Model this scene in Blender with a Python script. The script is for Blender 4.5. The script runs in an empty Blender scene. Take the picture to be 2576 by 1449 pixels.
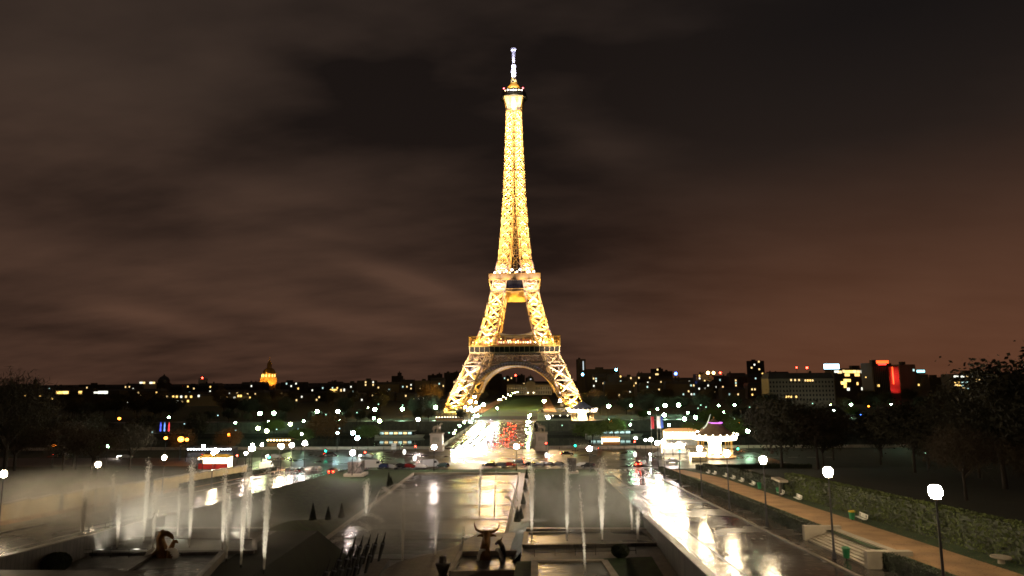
import bpy, bmesh, math, random
from mathutils import Vector, Matrix
from math import sin, cos, pi, radians, atan2, sqrt, exp

random.seed(7)
SC = bpy.context.scene
COL = SC.collection

# ------------------------------------------------------------------ camera
FPX, PITCH, YAW, ROLL = 1635.0, radians(8.0), radians(2.35), radians(0.45)
CAM = Vector((21.0, 0.0, 26.0))
FWD = Vector((-sin(YAW) * cos(PITCH), cos(YAW) * cos(PITCH), sin(PITCH)))
_r0 = Vector((cos(YAW), sin(YAW), 0)); _u0 = _r0.cross(FWD)
RGT = _r0 * cos(ROLL) - _u0 * sin(ROLL); UPV = _u0 * cos(ROLL) + _r0 * sin(ROLL)
cd = bpy.data.cameras.new('camera'); co = bpy.data.objects.new('camera', cd); COL.objects.link(co)
cd.sensor_width = 36.0; cd.lens = FPX / 2576.0 * 36.0; cd.clip_start = 0.5; cd.clip_end = 12000
m3 = Matrix((RGT, UPV, -FWD)).transposed()
co.matrix_world = Matrix.Translation(CAM) @ m3.to_4x4()
SC.camera = co
def ray(px, py): return FWD + RGT * ((px - 1288) / FPX) + UPV * ((724.5 - py) / FPX)

# ------------------------------------------------------------------ render settings
SC.view_settings.view_transform = 'Standard'; SC.view_settings.look = 'None'
SC.view_settings.exposure = 0.0; SC.view_settings.gamma = 1.0
SC.render.engine = 'CYCLES'
SC.cycles.use_denoising = True
SC.cycles.max_bounces = 5; SC.cycles.diffuse_bounces = 2; SC.cycles.glossy_bounces = 3
SC.cycles.transparent_max_bounces = 12; SC.cycles.volume_bounces = 0
SC.cycles.sample_clamp_indirect = 6.0
SC.cycles.filter_width = 1.7
SC.cycles.use_adaptive_sampling = True
SC.cycles.adaptive_threshold = 0.01

# ------------------------------------------------------------------ sky (night clouds lit from below by the town)
W = bpy.data.worlds.new('World'); SC.world = W; W.use_nodes = True
def build_sky():
    nt = W.node_tree; nt.nodes.clear(); N = nt.nodes.new; L = nt.links.new
    tc = N('ShaderNodeTexCoord'); sp = N('ShaderNodeSeparateXYZ'); L(tc.outputs['Generated'], sp.inputs[0])
    def mth(op, a, b=None, c=None, clamp=False):
        n = N('ShaderNodeMath'); n.operation = op; n.use_clamp = clamp
        for i, v in enumerate((a, b, c)):
            if v is None: continue
            if isinstance(v, (int, float)): n.inputs[i].default_value = v
            else: L(v, n.inputs[i])
        return n.outputs[0]
    X, Y, Z = sp.outputs
    zc = mth('MAXIMUM', Z, 0.0)
    den = mth('ADD', zc, 0.22)
    cx = mth('DIVIDE', X, den); cy = mth('DIVIDE', Y, den)
    cb = N('ShaderNodeCombineXYZ'); L(cx, cb.inputs[0]); L(cy, cb.inputs[1])
    def noise(scale, rot, stretch, detail, rough, off):
        mp = N('ShaderNodeMapping'); L(cb.outputs[0], mp.inputs[0])
        mp.inputs['Rotation'].default_value = (0, 0, rot); mp.inputs['Scale'].default_value = (scale, scale * stretch, 1)
        mp.inputs['Location'].default_value = off
        n = N('ShaderNodeTexNoise'); L(mp.outputs[0], n.inputs[0])
        n.inputs['Scale'].default_value = 1; n.inputs['Detail'].default_value = detail; n.inputs['Roughness'].default_value = rough
        return n.outputs[0]
    n1 = noise(0.75, 0.35, 1.35, 4, .5, (3.1, 1.2, 0)); n2 = noise(1.9, 0.5, 1.9, 4, .55, (7.7, 4.2, 0))
    mixn = mth('ADD', mth('MULTIPLY', n1, .6), mth('MULTIPLY', n2, .4))
    # cloud masses standing in fixed places of the sky: direction, half widths, weight
    wob = mth('MULTIPLY', mth('SUBTRACT', n2, .5), 1.1)
    for (px, py, wa, wb, tilt, wt) in [(2000, 170, .38, .12, .05, -.30), (960, 250, .14, .06, .2, -.085), (1010, 295, .08, .035, .3, -.06), (600, 390, .10, .03, -.15, -.10), (260, 540, .16, .03, 0, -.09), (830, 180, .07, .02, .2, -.07), (1300, 560, .12, .06, .3, -.05),
                                       (1040, 715, .085, .014, .33, .30), (380, 800, .07, .014, .2, .22), (830, 800, .10, .013, .1, .17), (250, 240, .2, .07, .3, .10), (1500, 340, .10, .035, .45, .11), (820, 590, .05, .008, .1, .09), (560, 140, .14, .03, .25, .08), (640, 470, .14, .012, .1, .05), (100, 640, .12, .02, 0, .05)]:
        d = ray(px, py).normalized(); t1 = Vector((d.y, -d.x, 0)).normalized(); t2 = t1.cross(d)
        ta = t1 * cos(tilt) - t2 * sin(tilt); tb = t1 * sin(tilt) + t2 * cos(tilt)
        def dot(v):
            n = N('ShaderNodeVectorMath'); n.operation = 'DOT_PRODUCT'; L(tc.outputs['Generated'], n.inputs[0]); n.inputs[1].default_value = tuple(v); return n.outputs['Value']
        u = mth('DIVIDE', dot(ta), wa); v = mth('ADD', mth('DIVIDE', dot(tb), wb), wob)
        r2 = mth('ADD', mth('MULTIPLY', u, u), mth('MULTIPLY', v, v))
        g = mth('POWER', 2.718, mth('MULTIPLY', r2, -.7))
        g = mth('MULTIPLY', g, mth('GREATER_THAN', dot(d), 0.0))
        mixn = mth('ADD', mixn, mth('MULTIPLY', g, wt))
    rp = N('ShaderNodeValToRGB'); L(mixn, rp.inputs[0])
    e = rp.color_ramp.elements
    e[0].position = .30; e[0].color = (.30, .31, .34, 1)
    e[1].position = .74; e[1].color = (1.75, 1.66, 1.55, 1)
    k = e.new(.5); k.color = (1.0, .97, .95, 1)
    # glow by elevation
    el = N('ShaderNodeValToRGB'); L(zc, el.inputs[0]); q = el.color_ramp.elements
    q[0].position = 0.0; q[0].color = (.060, .0300, .0195, 1)
    q[1].position = .62; q[1].color = (.027, .0195, .0162, 1)
    a = q.new(.07); a.color = (.057, .0300, .0200, 1)
    a = q.new(.2); a.color = (.047, .0268, .0188, 1)
    a = q.new(.38); a.color = (.038, .0250, .0190, 1)
    # calm towards the east (x > 0): fewer streaks and a warmer horizon
    ax = N('ShaderNodeMapRange'); L(X, ax.inputs[0]); ax.interpolation_type = 'SMOOTHSTEP'
    ax.inputs[1].default_value = -.05; ax.inputs[2].default_value = .45; ax.inputs[3].default_value = 0; ax.inputs[4].default_value = 1
    m1 = N('ShaderNodeMix'); m1.data_type = 'RGBA'; L(mth('MULTIPLY', ax.outputs[0], .6), m1.inputs['Factor'])
    L(rp.outputs[0], m1.inputs['A']); m1.inputs['B'].default_value = (.92, .92, .92, 1)
    m2 = N('ShaderNodeMix'); m2.data_type = 'RGBA'; m2.blend_type = 'MULTIPLY'; m2.inputs['Factor'].default_value = 1
    L(m1.outputs['Result'], m2.inputs['A']); L(el.outputs[0], m2.inputs['B'])
    lowr = mth('MULTIPLY', ax.outputs[0], mth('SUBTRACT', 1.0, mth('MULTIPLY', zc, 3.2), clamp=True))
    hir = mth('MULTIPLY', ax.outputs[0], mth('MULTIPLY', mth('SUBTRACT', zc, .16), 3.4, clamp=True))
    m3_ = N('ShaderNodeMix'); m3_.data_type = 'RGBA'; m3_.blend_type = 'ADD'; L(lowr, m3_.inputs['Factor'])
    L(m2.outputs['Result'], m3_.inputs['A']); m3_.inputs['B'].default_value = (.058, .0170, .005, 1)
    m4 = N('ShaderNodeMix'); m4.data_type = 'RGBA'; m4.blend_type = 'MULTIPLY'; L(hir, m4.inputs['Factor'])
    L(m3_.outputs['Result'], m4.inputs['A']); m4.inputs['B'].default_value = (.40, .46, .54, 1)
    bg = N('ShaderNodeBackground'); L(m4.outputs['Result'], bg.inputs[0]); bg.inputs[1].default_value = 1.0
    o = N('ShaderNodeOutputWorld'); L(bg.outputs[0], o.inputs[0])
build_sky()

# ------------------------------------------------------------------ pixel <-> ground helpers (photo measured at 2576 x 1449)
def atz(px, py, z=0.0):
    d = ray(px, py); t = (z - CAM.z) / d.z; return CAM + d * t
def atY(px, py, Y):
    d = ray(px, py); return CAM + d * (Y / d.y)
def proj(p):
    q = Vector(p) - CAM; w = q.dot(FWD); return 1288 + FPX * q.dot(RGT) / w, 724.5 - FPX * q.dot(UPV) / w, w
def zr(Y): return max(0.0, .06 * (195 - Y))          # the garden roads climb towards the terrace
def atr(px, py, dz=0.0):
    z = 0
    for _ in range(60):
        a = atz(px, py, z + dz); z = zr(a.y)
    return a

# ------------------------------------------------------------------ materials
MATS = {}
def mat(name, col, rough=.6, metal=0.0, var=.25, scale=1.0, bump=0.0, bscale=None, spec=.5, stretch=(1, 1, 1), rvar=0.0, col2=None):
    if name in MATS: return MATS[name]
    m = bpy.data.materials.new(name); m.use_nodes = True; nt = m.node_tree; b = nt.nodes['Principled BSDF']
    N = nt.nodes.new; L = nt.links.new
    b.inputs['Roughness'].default_value = rough; b.inputs['Metallic'].default_value = metal
    b.inputs['Specular IOR Level'].default_value = spec
    tc = N('ShaderNodeTexCoord'); mp = N('ShaderNodeMapping'); L(tc.outputs['Object'], mp.inputs[0]); mp.inputs['Scale'].default_value = stretch
    n = N('ShaderNodeTexNoise'); L(mp.outputs[0], n.inputs[0]); n.inputs['Scale'].default_value = scale; n.inputs['Detail'].default_value = 5
    r = N('ShaderNodeValToRGB'); L(n.outputs[0], r.inputs[0])
    c2 = col2 or [c * (1 + var) for c in col]
    r.color_ramp.elements[0].position = .3; r.color_ramp.elements[1].position = .7
    r.color_ramp.elements[0].color = (*[c * (1 - var) for c in col], 1); r.color_ramp.elements[1].color = (*c2, 1)
    L(r.outputs[0], b.inputs['Base Color'])
    if rvar:
        n3 = N('ShaderNodeTexNoise'); L(mp.outputs[0], n3.inputs[0]); n3.inputs['Scale'].default_value = scale * .37; n3.inputs['Detail'].default_value = 4
        mr = N('ShaderNodeMapRange'); L(n3.outputs[0], mr.inputs[0]); mr.inputs[1].default_value = .35; mr.inputs[2].default_value = .65
        mr.inputs[3].default_value = max(.03, rough - rvar); mr.inputs[4].default_value = rough + rvar; L(mr.outputs[0], b.inputs['Roughness'])
    if bump:
        n2 = N('ShaderNodeTexNoise'); L(mp.outputs[0], n2.inputs[0]); n2.inputs['Scale'].default_value = bscale or scale * 4; n2.inputs['Detail'].default_value = 4
        bp = N('ShaderNodeBump'); bp.inputs['Strength'].default_value = bump; bp.inputs['Distance'].default_value = .1
        L(n2.outputs[0], bp.inputs['Height']); L(bp.outputs[0], b.inputs['Normal'])
    MATS[name] = m; return m
def emit(name, col, s):
    if name in MATS: return MATS[name]
    m = bpy.data.materials.new(name); m.use_nodes = True; b = m.node_tree.nodes['Principled BSDF']
    b.inputs['Base Color'].default_value = (.6, .6, .6, 1); b.inputs['Emission Color'].default_value = (*col, 1)
    b.inputs['Emission Strength'].default_value = s; b.inputs['Roughness'].default_value = .4
    MATS[name] = m; return m
def glassy(name, col=(.02, .02, .025), rough=.05): return mat(name, col, rough, 0, .1, 1, spec=.6)

M_ASPH = mat('wet_asphalt', (.050, .043, .037), .21, 0, .4, .35, .6, 1.1, spec=.2, rvar=.12)
M_WALK = mat('wet_paving', (.06, .053, .045), .2, 0, .3, .5, .35, 3, spec=.5, rvar=.1)
M_STONE = mat('pale_stone', (.38, .33, .26), .65, 0, .2, .6, .2, 5)
M_STONED = mat('dark_stone', (.11, .095, .08), .5, 0, .3, .7, .3, 4)
M_KERB = mat('kerb_stone', (.22, .19, .15), .4, 0, .2, 1, .1, 6)
M_GRASS = mat('lawn_grass', (.02, .045, .010), .85, 0, .4, .9, .6, 14)
M_PARK = mat('park_grass', (.008, .012, .005), .9, 0, .5, .25, .5, 6)
M_GRAVEL = mat('gravel', (.34, .20, .095), .85, 0, .3, .35, .5, 9)
M_LEAFH = mat('hedge_leaf', (.075, .10, .022), .7, 0, .6, .45)
M_LEAFD = mat('dark_hedge_leaf', (.018, .026, .01), .7, 0, .5, 1.2)
M_TREE = mat('tree_leaf', (.028, .025, .012), .8, 0, .5, .4)
M_TREEB = mat('brown_leaf', (.045, .028, .012), .8, 0, .5, .4)
M_TREEG = mat('green_lit_leaf', (.10, .16, .03), .75, 0, .5, .4)  # green lamplight on the foliage is put into the leaf colour
M_TREEO = mat('orange_lit_leaf', (.12, .065, .015), .75, 0, .5, .4)  # orange of the sodium lamps painted into the leaf colour
M_BARK = mat('bark', (.03, .022, .016), .9, 0, .4, 2)
M_POST = mat('grey_post', (.10, .10, .115), .4, .3, .15, 2)
M_BLACK = mat('black_metal', (.012, .012, .013), .4, .4, .2, 2)
M_IRON = mat('tower_iron', (.34, .215, .095), .5, .0, .2, .12)
M_IROND = mat('tower_iron_shaded', (.062, .036, .018), .55, 0, .2, .12)  # same iron, with the shade of its unlit parts put into the colour
M_GOLDI = mat('gold_lit_iron', (.55, .33, .08), .4, .3, .15, .2)  # iron with the golden lamplight put into its base colour
M_WATER = mat('pool_water', (.13, .14, .135), .24, 0, .4, .16, .7, .8, spec=.6, stretch=(.6, 1.3, 1), rvar=.12)
M_RIVER = mat('river_water', (.008, .011, .010), .06, 0, .2, .1, .3, .35, spec=.5, stretch=(1, .5, 1))
M_BRONZE = mat('gilded_bronze', (.17, .08, .022), .42, .55, .35, 1.3)
M_BRONZED = mat('dark_bronze', (.055, .035, .02), .45, .4, .35, 1.3)
M_CITY = mat('city_wall', (.10, .085, .07), .8, 0, .25, .03)
M_CITYP = mat('pale_city_wall', (.19, .17, .13), .8, 0, .2, .03)
M_CITYD = mat('dark_city_wall', (.035, .03, .027), .8, 0, .25, .03)
M_ROOF = mat('zinc_roof', (.05, .05, .055), .5, .1, .25, .05)
M_MARK = mat('road_paint', (.6, .58, .52), .5, 0, .15, 2)
M_TYRE = mat('tyre', (.012, .012, .012), .8)
M_RIM = mat('wheel_rim', (.4, .4, .42), .35, .8)
M_GLASS = glassy('car_glass')
M_WHITEP = mat('white_paint', (.7, .7, .68), .3, 0, .05)
M_BIN = mat('green_bin', (.03, .22, .09), .5)
M_WOODW = mat('white_bench', (.75, .74, .68), .5, 0, .08)
M_TENT = mat('tan_canvas', (.32, .22, .12), .7, 0, .15)

L_WARM = emit('lamp_warm', (1, .78, .48), 430)
L_WARM2 = emit('lamp_warm_far', (1, .78, .52), 300)
L_GREEN = emit('lamp_green_white', (.55, 1, .60), 110)
L_GREENY = emit('lamp_lime_white', (.80, 1, .42), 110)
L_COOL = emit('lamp_cool', (.62, .95, .95), 120)
L_PINK = emit('lamp_rose_white', (1, .80, .70), 200)
L_ORANGE = emit('lamp_sodium', (1, .24, .02), 16)
L_BLUE = emit('lamp_blue', (.05, .15, 1), 25)
L_RED = emit('lamp_red', (1, .03, .015), 40)
L_TRGREEN = emit('signal_green', (.0, .9, .5), 40)
L_HEAD = emit('headlight_glow', (1, .95, .86), 500)
L_TAIL = emit('taillight_glow', (1, .03, .01), 60)
L_WIN = emit('window_warm', (1, .68, .28), 1.6)
L_WINY = emit('window_yellow', (1, .60, .16), 2.2)
L_WINW = emit('window_white', (.95, .95, .80), 1.6)
L_WINC = emit('window_cool', (.55, .85, .80), 1.3)

def paving(m, sx, sy):
    nt = m.node_tree; N = nt.nodes.new; L = nt.links.new; b = nt.nodes['Principled BSDF']; src = b.inputs['Base Color'].links[0].from_socket
    tc = N('ShaderNodeTexCoord'); br = N('ShaderNodeTexBrick'); L(tc.outputs['Object'], br.inputs[0]); br.inputs['Scale'].default_value = 1; br.inputs['Brick Width'].default_value = sx; br.inputs['Row Height'].default_value = sy; br.inputs['Mortar Size'].default_value = .03
    br.inputs['Color1'].default_value = (1, 1, 1, 1); br.inputs['Color2'].default_value = (.7, .7, .72, 1); br.inputs['Mortar'].default_value = (.3, .3, .3, 1)
    mx = N('ShaderNodeMix'); mx.data_type = 'RGBA'; mx.blend_type = 'MULTIPLY'; mx.inputs['Factor'].default_value = 1; L(src, mx.inputs['A']); L(br.outputs[0], mx.inputs['B']); L(mx.outputs['Result'], b.inputs['Base Color'])
paving(M_WALK, 1.2, .8); paving(M_STONED, 1.4, .6)

# ------------------------------------------------------------------ mesh builder
class MB:
    def __init__(s): s.v = []; s.f = []
    def quad(s, *p):
        n = len(s.v); s.v += [tuple(q) for q in p]; s.f.append(tuple(range(n, n + len(p))))
    def box(s, x0, y0, z0, x1, y1, z1):
        n = len(s.v)
        s.v += [(x0, y0, z0), (x1, y0, z0), (x1, y1, z0), (x0, y1, z0), (x0, y0, z1), (x1, y0, z1), (x1, y1, z1), (x0, y1, z1)]
        s.f += [tuple(n + i for i in f) for f in ((0, 3, 2, 1), (4, 5, 6, 7), (0, 1, 5, 4), (1, 2, 6, 5), (2, 3, 7, 6), (3, 0, 4, 7))]
    def beam(s, p, q, w, h=None, up=None):
        p = Vector(p); q = Vector(q); d = q - p
        if d.length < 1e-6: return
        d.normalize(); h = h or w
        u = Vector(up) if up else (Vector((0, 0, 1)) if abs(d.z) < .9 else Vector((1, 0, 0)))
        a = d.cross(u).normalized(); b = a.cross(d)
        n = len(s.v)
        for c in (p, q):
            for i, j in ((-1, -1), (1, -1), (1, 1), (-1, 1)): s.v.append(tuple(c + a * (i * w / 2) + b * (j * h / 2)))
        s.f += [tuple(n + i for i in f) for f in ((0, 3, 2, 1), (4, 5, 6, 7), (0, 1, 5, 4), (1, 2, 6, 5), (2, 3, 7, 6), (3, 0, 4, 7))]
    def cyl(s, p, q, r0, r1=None, n=10, cap=True):
        r1 = r0 if r1 is None else r1
        p = Vector(p); q = Vector(q); d = (q - p).normalized()
        a = d.cross(Vector((0, 0, 1)) if abs(d.z) < .9 else Vector((1, 0, 0))).normalized(); b = d.cross(a)
        k = len(s.v)
        for c, r in ((p, r0), (q, r1)):
            for i in range(n):
                t = 2 * pi * i / n; s.v.append(tuple(c + a * (r * cos(t)) + b * (r * sin(t))))
        for i in range(n): s.f.append((k + i, k + (i + 1) % n, k + n + (i + 1) % n, k + n + i))
        if cap: s.f.append(tuple(k + i for i in reversed(range(n)))); s.f.append(tuple(k + n + i for i in range(n)))
    def lathe(s, prof, c=(0, 0, 0), n=16, sq=False):
        k = len(s.v); m = len(prof)
        for r, z in prof:
            for i in range(n):
                t = 2 * pi * i / n + (pi / 4 if sq else 0); s.v.append((c[0] + r * cos(t), c[1] + r * sin(t), c[2] + z))
        for j in range(m - 1):
            for i in range(n): s.f.append((k + j * n + i, k + j * n + (i + 1) % n, k + (j + 1) * n + (i + 1) % n, k + (j + 1) * n + i))
        s.f.append(tuple(k + i for i in reversed(range(n)))); s.f.append(tuple(k + (m - 1) * n + i for i in range(n)))
    def ell(s, c, rx, ry, rz, n=10, m=6):
        s_prof = [(max(1e-3, sin(pi * j / m)), -cos(pi * j / m)) for j in range(m + 1)]
        k = len(s.v); s.lathe(s_prof, (0, 0, 0), n)
        for i in range(k, len(s.v)):
            x, y, z = s.v[i]; s.v[i] = (c[0] + x * rx, c[1] + y * ry, c[2] + z * rz)
    def mesh(s, name, m, smooth=False):
        me = bpy.data.meshes.new(name); me.from_pydata(s.v, [], s.f); me.update()
        if m: me.materials.append(m)
        if smooth:
            for p in me.polygons: p.use_smooth = True
        return me
    def build(s, name, m, parent=None, loc=None, smooth=False):
        return link(name, s.mesh(name, m, smooth), parent, loc)
def link(name, me, parent=None, loc=None, rz=0, scale=None):
    o = bpy.data.objects.new(name, me); COL.objects.link(o)
    if parent: o.parent = parent
    if loc is not None: o.location = loc
    if rz: o.rotation_euler = (0, 0, rz)
    if scale is not None: o.scale = scale
    return o
def tag(o, label, cat, group=None):
    o['label'] = label; o['category'] = cat
    if group: o['group'] = group
    return o
def thing(name, label, cat, loc=(0, 0, 0), rz=0, group=None):
    o = bpy.data.objects.new(name, None); COL.objects.link(o); o.location = loc; o.rotation_euler = (0, 0, rz)
    o.empty_display_size = .5
    return tag(o, label, cat, group)
def struct(o): o['kind'] = 'structure'; return o
def dup(root, loc, rz=0, label=None, scale=None, group=None, name=None):
    r = root.copy(); COL.objects.link(r); r.location = loc; r.rotation_euler = (0, 0, rz)
    if scale is not None: r.scale = scale if hasattr(scale, '__len__') else (scale,) * 3
    if label: r['label'] = label
    if group: r['group'] = group
    if name: r.name = name
    for ch in list(root.children):
        c = ch.copy(); COL.objects.link(c); c.parent = r
        for g in list(ch.children):
            d = g.copy(); COL.objects.link(d); d.parent = c
    return r
ORD = ['first', 'second', 'third', 'fourth', 'fifth', 'sixth', 'seventh', 'eighth', 'ninth', 'tenth', 'eleventh', 'twelfth', 'thirteenth', 'fourteenth', 'fifteenth', 'sixteenth', 'seventeenth', 'eighteenth', 'nineteenth', 'twentieth']
TENS = {2: 'twenty', 3: 'thirty', 4: 'forty', 5: 'fifty', 6: 'sixty', 7: 'seventy', 8: 'eighty', 9: 'ninety'}
def nth(i):
    if i < 20: return ORD[i]
    t, u = divmod(i + 1, 10)
    return TENS[t][:-1] + 'ieth' if u == 0 else TENS[t] + '-' + ORD[u - 1]
def light(name, kind, parent, loc, power, col, r=.5, spot=None, to=None, blend=.5):
    l = bpy.data.lights.new(name, kind); l.energy = power * (.8 if name == 'projector' else 1); l.color = col
    l.shadow_soft_size = r
    if kind == 'SPOT': l.spot_size = radians(spot); l.spot_blend = blend
    o = bpy.data.objects.new(name, l); COL.objects.link(o); o.parent = parent; o.location = loc
    if to is not None: o.rotation_euler = (Vector(to) - Vector(loc)).to_track_quat('-Z', 'Y').to_euler()
    return o
def blob(name, chains, m, parent, voxel=.1):
    """one continuous skin over tapered limb chains [(point, radius), ...]"""
    b = MB()
    for ch in chains:
        for (p, r), (q, s) in zip(ch, ch[1:]):
            p = Vector(p); q = Vector(q); L = (q - p).length; n = max(2, int(L / (min(r, s) * .45)) + 1)
            for i in range(n + 1):
                t = i / n; c = p.lerp(q, t); rr = r + (s - r) * t; b.ell(c, rr, rr, rr, 8, 6)
    o = b.build(name, m, parent)
    md = o.modifiers.new('skin', 'REMESH'); md.mode = 'VOXEL'; md.voxel_size = voxel; md.use_smooth_shade = True
    sm = o.modifiers.new('soft', 'SMOOTH'); sm.iterations = 3; sm.factor = .5
    return o

# ================================================================== THE SETTING
def dz_alley(Y): return 1.3 * max(0.0, min(1.0, (192 - Y) / 40))
def strip(name, m, Y0, Y1, xa, xb, za, zb, ny=24, nx=1, kind=True):
    b = MB(); f = lambda v, Y: v(Y) if callable(v) else v
    for i in range(ny + 1):
        Y = Y0 + (Y1 - Y0) * i / ny
        for j in range(nx + 1):
            t = j / nx; xA, xB, zA, zB = f(xa, Y), f(xb, Y), f(za, Y), f(zb, Y)
            s = t * t * (3 - 2 * t)
            b.v.append((xA + (xB - xA) * t, Y, zA + (zB - zA) * s))
    for i in range(ny):
        for j in range(nx):
            k = i * (nx + 1) + j; b.f.append((k, k + 1, k + nx + 2, k + nx + 1))
    o = b.build(name, m, smooth=True)
    return struct(o) if kind else o
XR = 36.4        # edge of the garden roads
PZ = 4.4          # level of the upper side pools
def lawn_h(Y, t):
    a = .03 + (zr(Y) + .02) * t ** 2.6; u = max(0.0, min(1.0, (132 - Y) / 33)); u = u * u * (3 - 2 * u)
    return a + (PZ + .03 - a) * u
def lawn_strip(s):
    b = MB(); ny, nx = 44, 16
    for i in range(ny + 1):
        Y = 97 + (187 - 97) * i / ny
        for j in range(nx + 1): b.v.append((s * (19.2 + (XR - 19.2) * j / nx), Y, lawn_h(Y, j / nx)))
    for i in range(ny):
        for j in range(nx):
            k = i * (nx + 1) + j; b.f.append((k, k + 1, k + nx + 2, k + nx + 1) if s > 0 else (k, k + nx + 1, k + nx + 2, k + 1))
    struct(b.build('lawn', M_GRASS, smooth=True))
# deep base sheet out to the horizon
b = MB(); b.quad((-9000, -400, -9), (9000, -400, -9), (9000, 9000, -9), (-9000, 9000, -9)); struct(b.build('ground', M_CITYD))
b = MB(); b.quad((-7000, 402, 0), (7000, 402, 0), (7000, 8000, 0), (-7000, 8000, 0)); b.quad((-7000, 402, -8.5), (7000, 402, -8.5), (7000, 402, 0), (-7000, 402, 0))
struct(b.build('far_ground', M_PARK))
b = MB(); b.quad((-3000, 240, -7), (3000, 240, -7), (3000, 402, -7), (-3000, 402, -7)); struct(b.build('river', M_RIVER))
M_SQ = mat('square_asphalt', (.03, .027, .025), .33, 0, .3, .3, .3, 2.5, rvar=.1)
strip('square_road', M_SQ, 195, 252, -72, 96, .0, .0, 1)
strip('park_lawn', M_PARK, 195, 204, -420, -72, .0, .0, 1); strip('avenue', mat('avenue_asphalt', (.06, .045, .04), .55, 0, .3, .3, .3, 2.5), 204, 226, -420, -72, .0, .0, 1); strip('park_lawn', M_PARK, 226, 252, -420, -72, .0, .0, 1)
strip('park_lawn', M_PARK, 195, 252, 96, 420, .0, .0, 1)
for sgn in (-1, 1):
    s = sgn
    strip('garden_road', M_ASPH, 30, 195, s * 39.6, s * 49.7, zr, zr)
    strip('pavement', M_WALK, 30, 195, s * XR, s * 39.45, lambda Y: zr(Y) + .1, lambda Y: zr(Y) + .1)
    strip('kerb', M_KERB, 30, 195, s * 39.45, s * 39.7, lambda Y: zr(Y) + .115, lambda Y: zr(Y) + .115)
    strip('kerb', M_KERB, 30, 195, s * 49.7, s * 50.05, lambda Y: zr(Y) + .13, lambda Y: zr(Y) + .13)
    strip('kerb', M_KERB, 30, 195, s * 49.7, s * 49.69, zr, lambda Y: zr(Y) + .13)
    strip('pavement', M_WALK, 30, 195, s * 50.05, s * 54.4, lambda Y: zr(Y) + .12, lambda Y: zr(Y) + .12)
    lawn_strip(s)
    strip('lawn' if s < 0 else 'pavement', M_GRASS if s < 0 else M_STONED, 90, 188, s * 15.2, s * 19.2, lambda Y: min(.0, lawn_h(Y, 0)), lambda Y: lawn_h(Y, 0), 30)
strip('lawn', M_GRASS, 187, 195, -XR, XR, .03, .03, 6)
# the alley with its grass edges
strip('lawn_edge', M_GRASS, 30, 192, 54.4, 55.6, lambda Y: zr(Y) + dz_alley(Y), lambda Y: zr(Y) + dz_alley(Y))
strip('gravel_path', M_GRAVEL, 30, 192, 55.6, 61.2, lambda Y: zr(Y) + dz_alley(Y), lambda Y: zr(Y) + dz_alley(Y))
strip('lawn_edge', M_GRASS, 30, 192, 61.2, 63.2, lambda Y: zr(Y) + dz_alley(Y), lambda Y: zr(Y) + dz_alley(Y) + .15)
strip('park_lawn', M_PARK, 20, 195, 63.2, 420, lambda Y: zr(Y) + dz_alley(Y) + .15, lambda Y: zr(Y) + 2, 20, 6)
strip('gravel_path', M_GRAVEL, 30, 195, -57.6, -54.4, lambda Y: zr(Y) + .12, lambda Y: zr(Y) + .12)
strip('park_lawn', M_PARK, 20, 195, -420, -58.2, lambda Y: zr(Y) + .5, lambda Y: zr(Y) + 2.1 * min(1, (195 - Y) / 30), 20, 6)
strip('lower_terrace', M_STONED, 20, 92, -17, 19, -.02, -.02, 2)
for s, xi in ((-1, -11.5), (1, 18.4)):
    b = MB(); b.box(min(s * XR, xi), 20, -1, max(s * XR, xi), 97.2, PZ); struct(b.build('upper_terrace', M_STONED))
b = MB(); b.quad((-11.5, 20, PZ), (-11.5, 97.2, PZ), (-7.5, 101, -.4), (-7.5, 20, -.4)); b.quad((-17.5, 20, PZ + .02), (-17.5, 97.1, PZ + .02), (-11.45, 97.1, PZ + .02), (-11.45, 20, PZ + .02)); b.quad((-11.5, 97.2, PZ), (-17, 97.2, PZ), (-15.3, 101.5, .0), (-7.5, 101, -.4)); struct(b.build('lawn', M_PARK))
pts = [(940, 1470), (964, 1436), (1000, 1414), (1080, 1393), (1144, 1374), (1180, 1354), (1200, 1342), (1300, 1340)]
P_ = [atz(x, y, 1.3) for x, y in pts] + [Vector((18.4, atz(1300, 1340, 1.3).y, 1.3)), Vector((18.4, 60, 1.3)), Vector((-3, 60, 1.3))]
b = MB(); b.quad(*reversed([tuple(p) for p in P_]))
for p, q in zip(P_, P_[1:]): b.quad((p.x, p.y, 1.3), (q.x, q.y, 1.3), (q.x, q.y, -1), (p.x, p.y, -1))
struct(b.build('statue_terrace', M_STONED))
# long basin
strip('basin_floor', M_STONED, 91, 187, -15.2, 15.2, -.9, -.9, 1)
strip('pool_water', M_WATER, 91, 187, -15.0, 15.0, -.32, -.32, 1)
for s in (-1, 1):
    b = MB(); b.box(min(s * 14.7, s * 15.25), 91, -.9, max(s * 14.7, s * 15.25), 187.2, .12); struct(b.build('basin_kerb', M_STONE))
b = MB(); b.box(-15.25, 187.2, -.9, 15.25, 187.8, .12); struct(b.build('basin_kerb', M_STONE))
# raised shelf steps in the basin
b = MB()
for Y in (100, 113, 128, 142, 158, 172): b.box(-14.7, Y, -.9, 14.7, Y + .5, -.27)
struct(b.build('basin_step', M_STONED))
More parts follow.
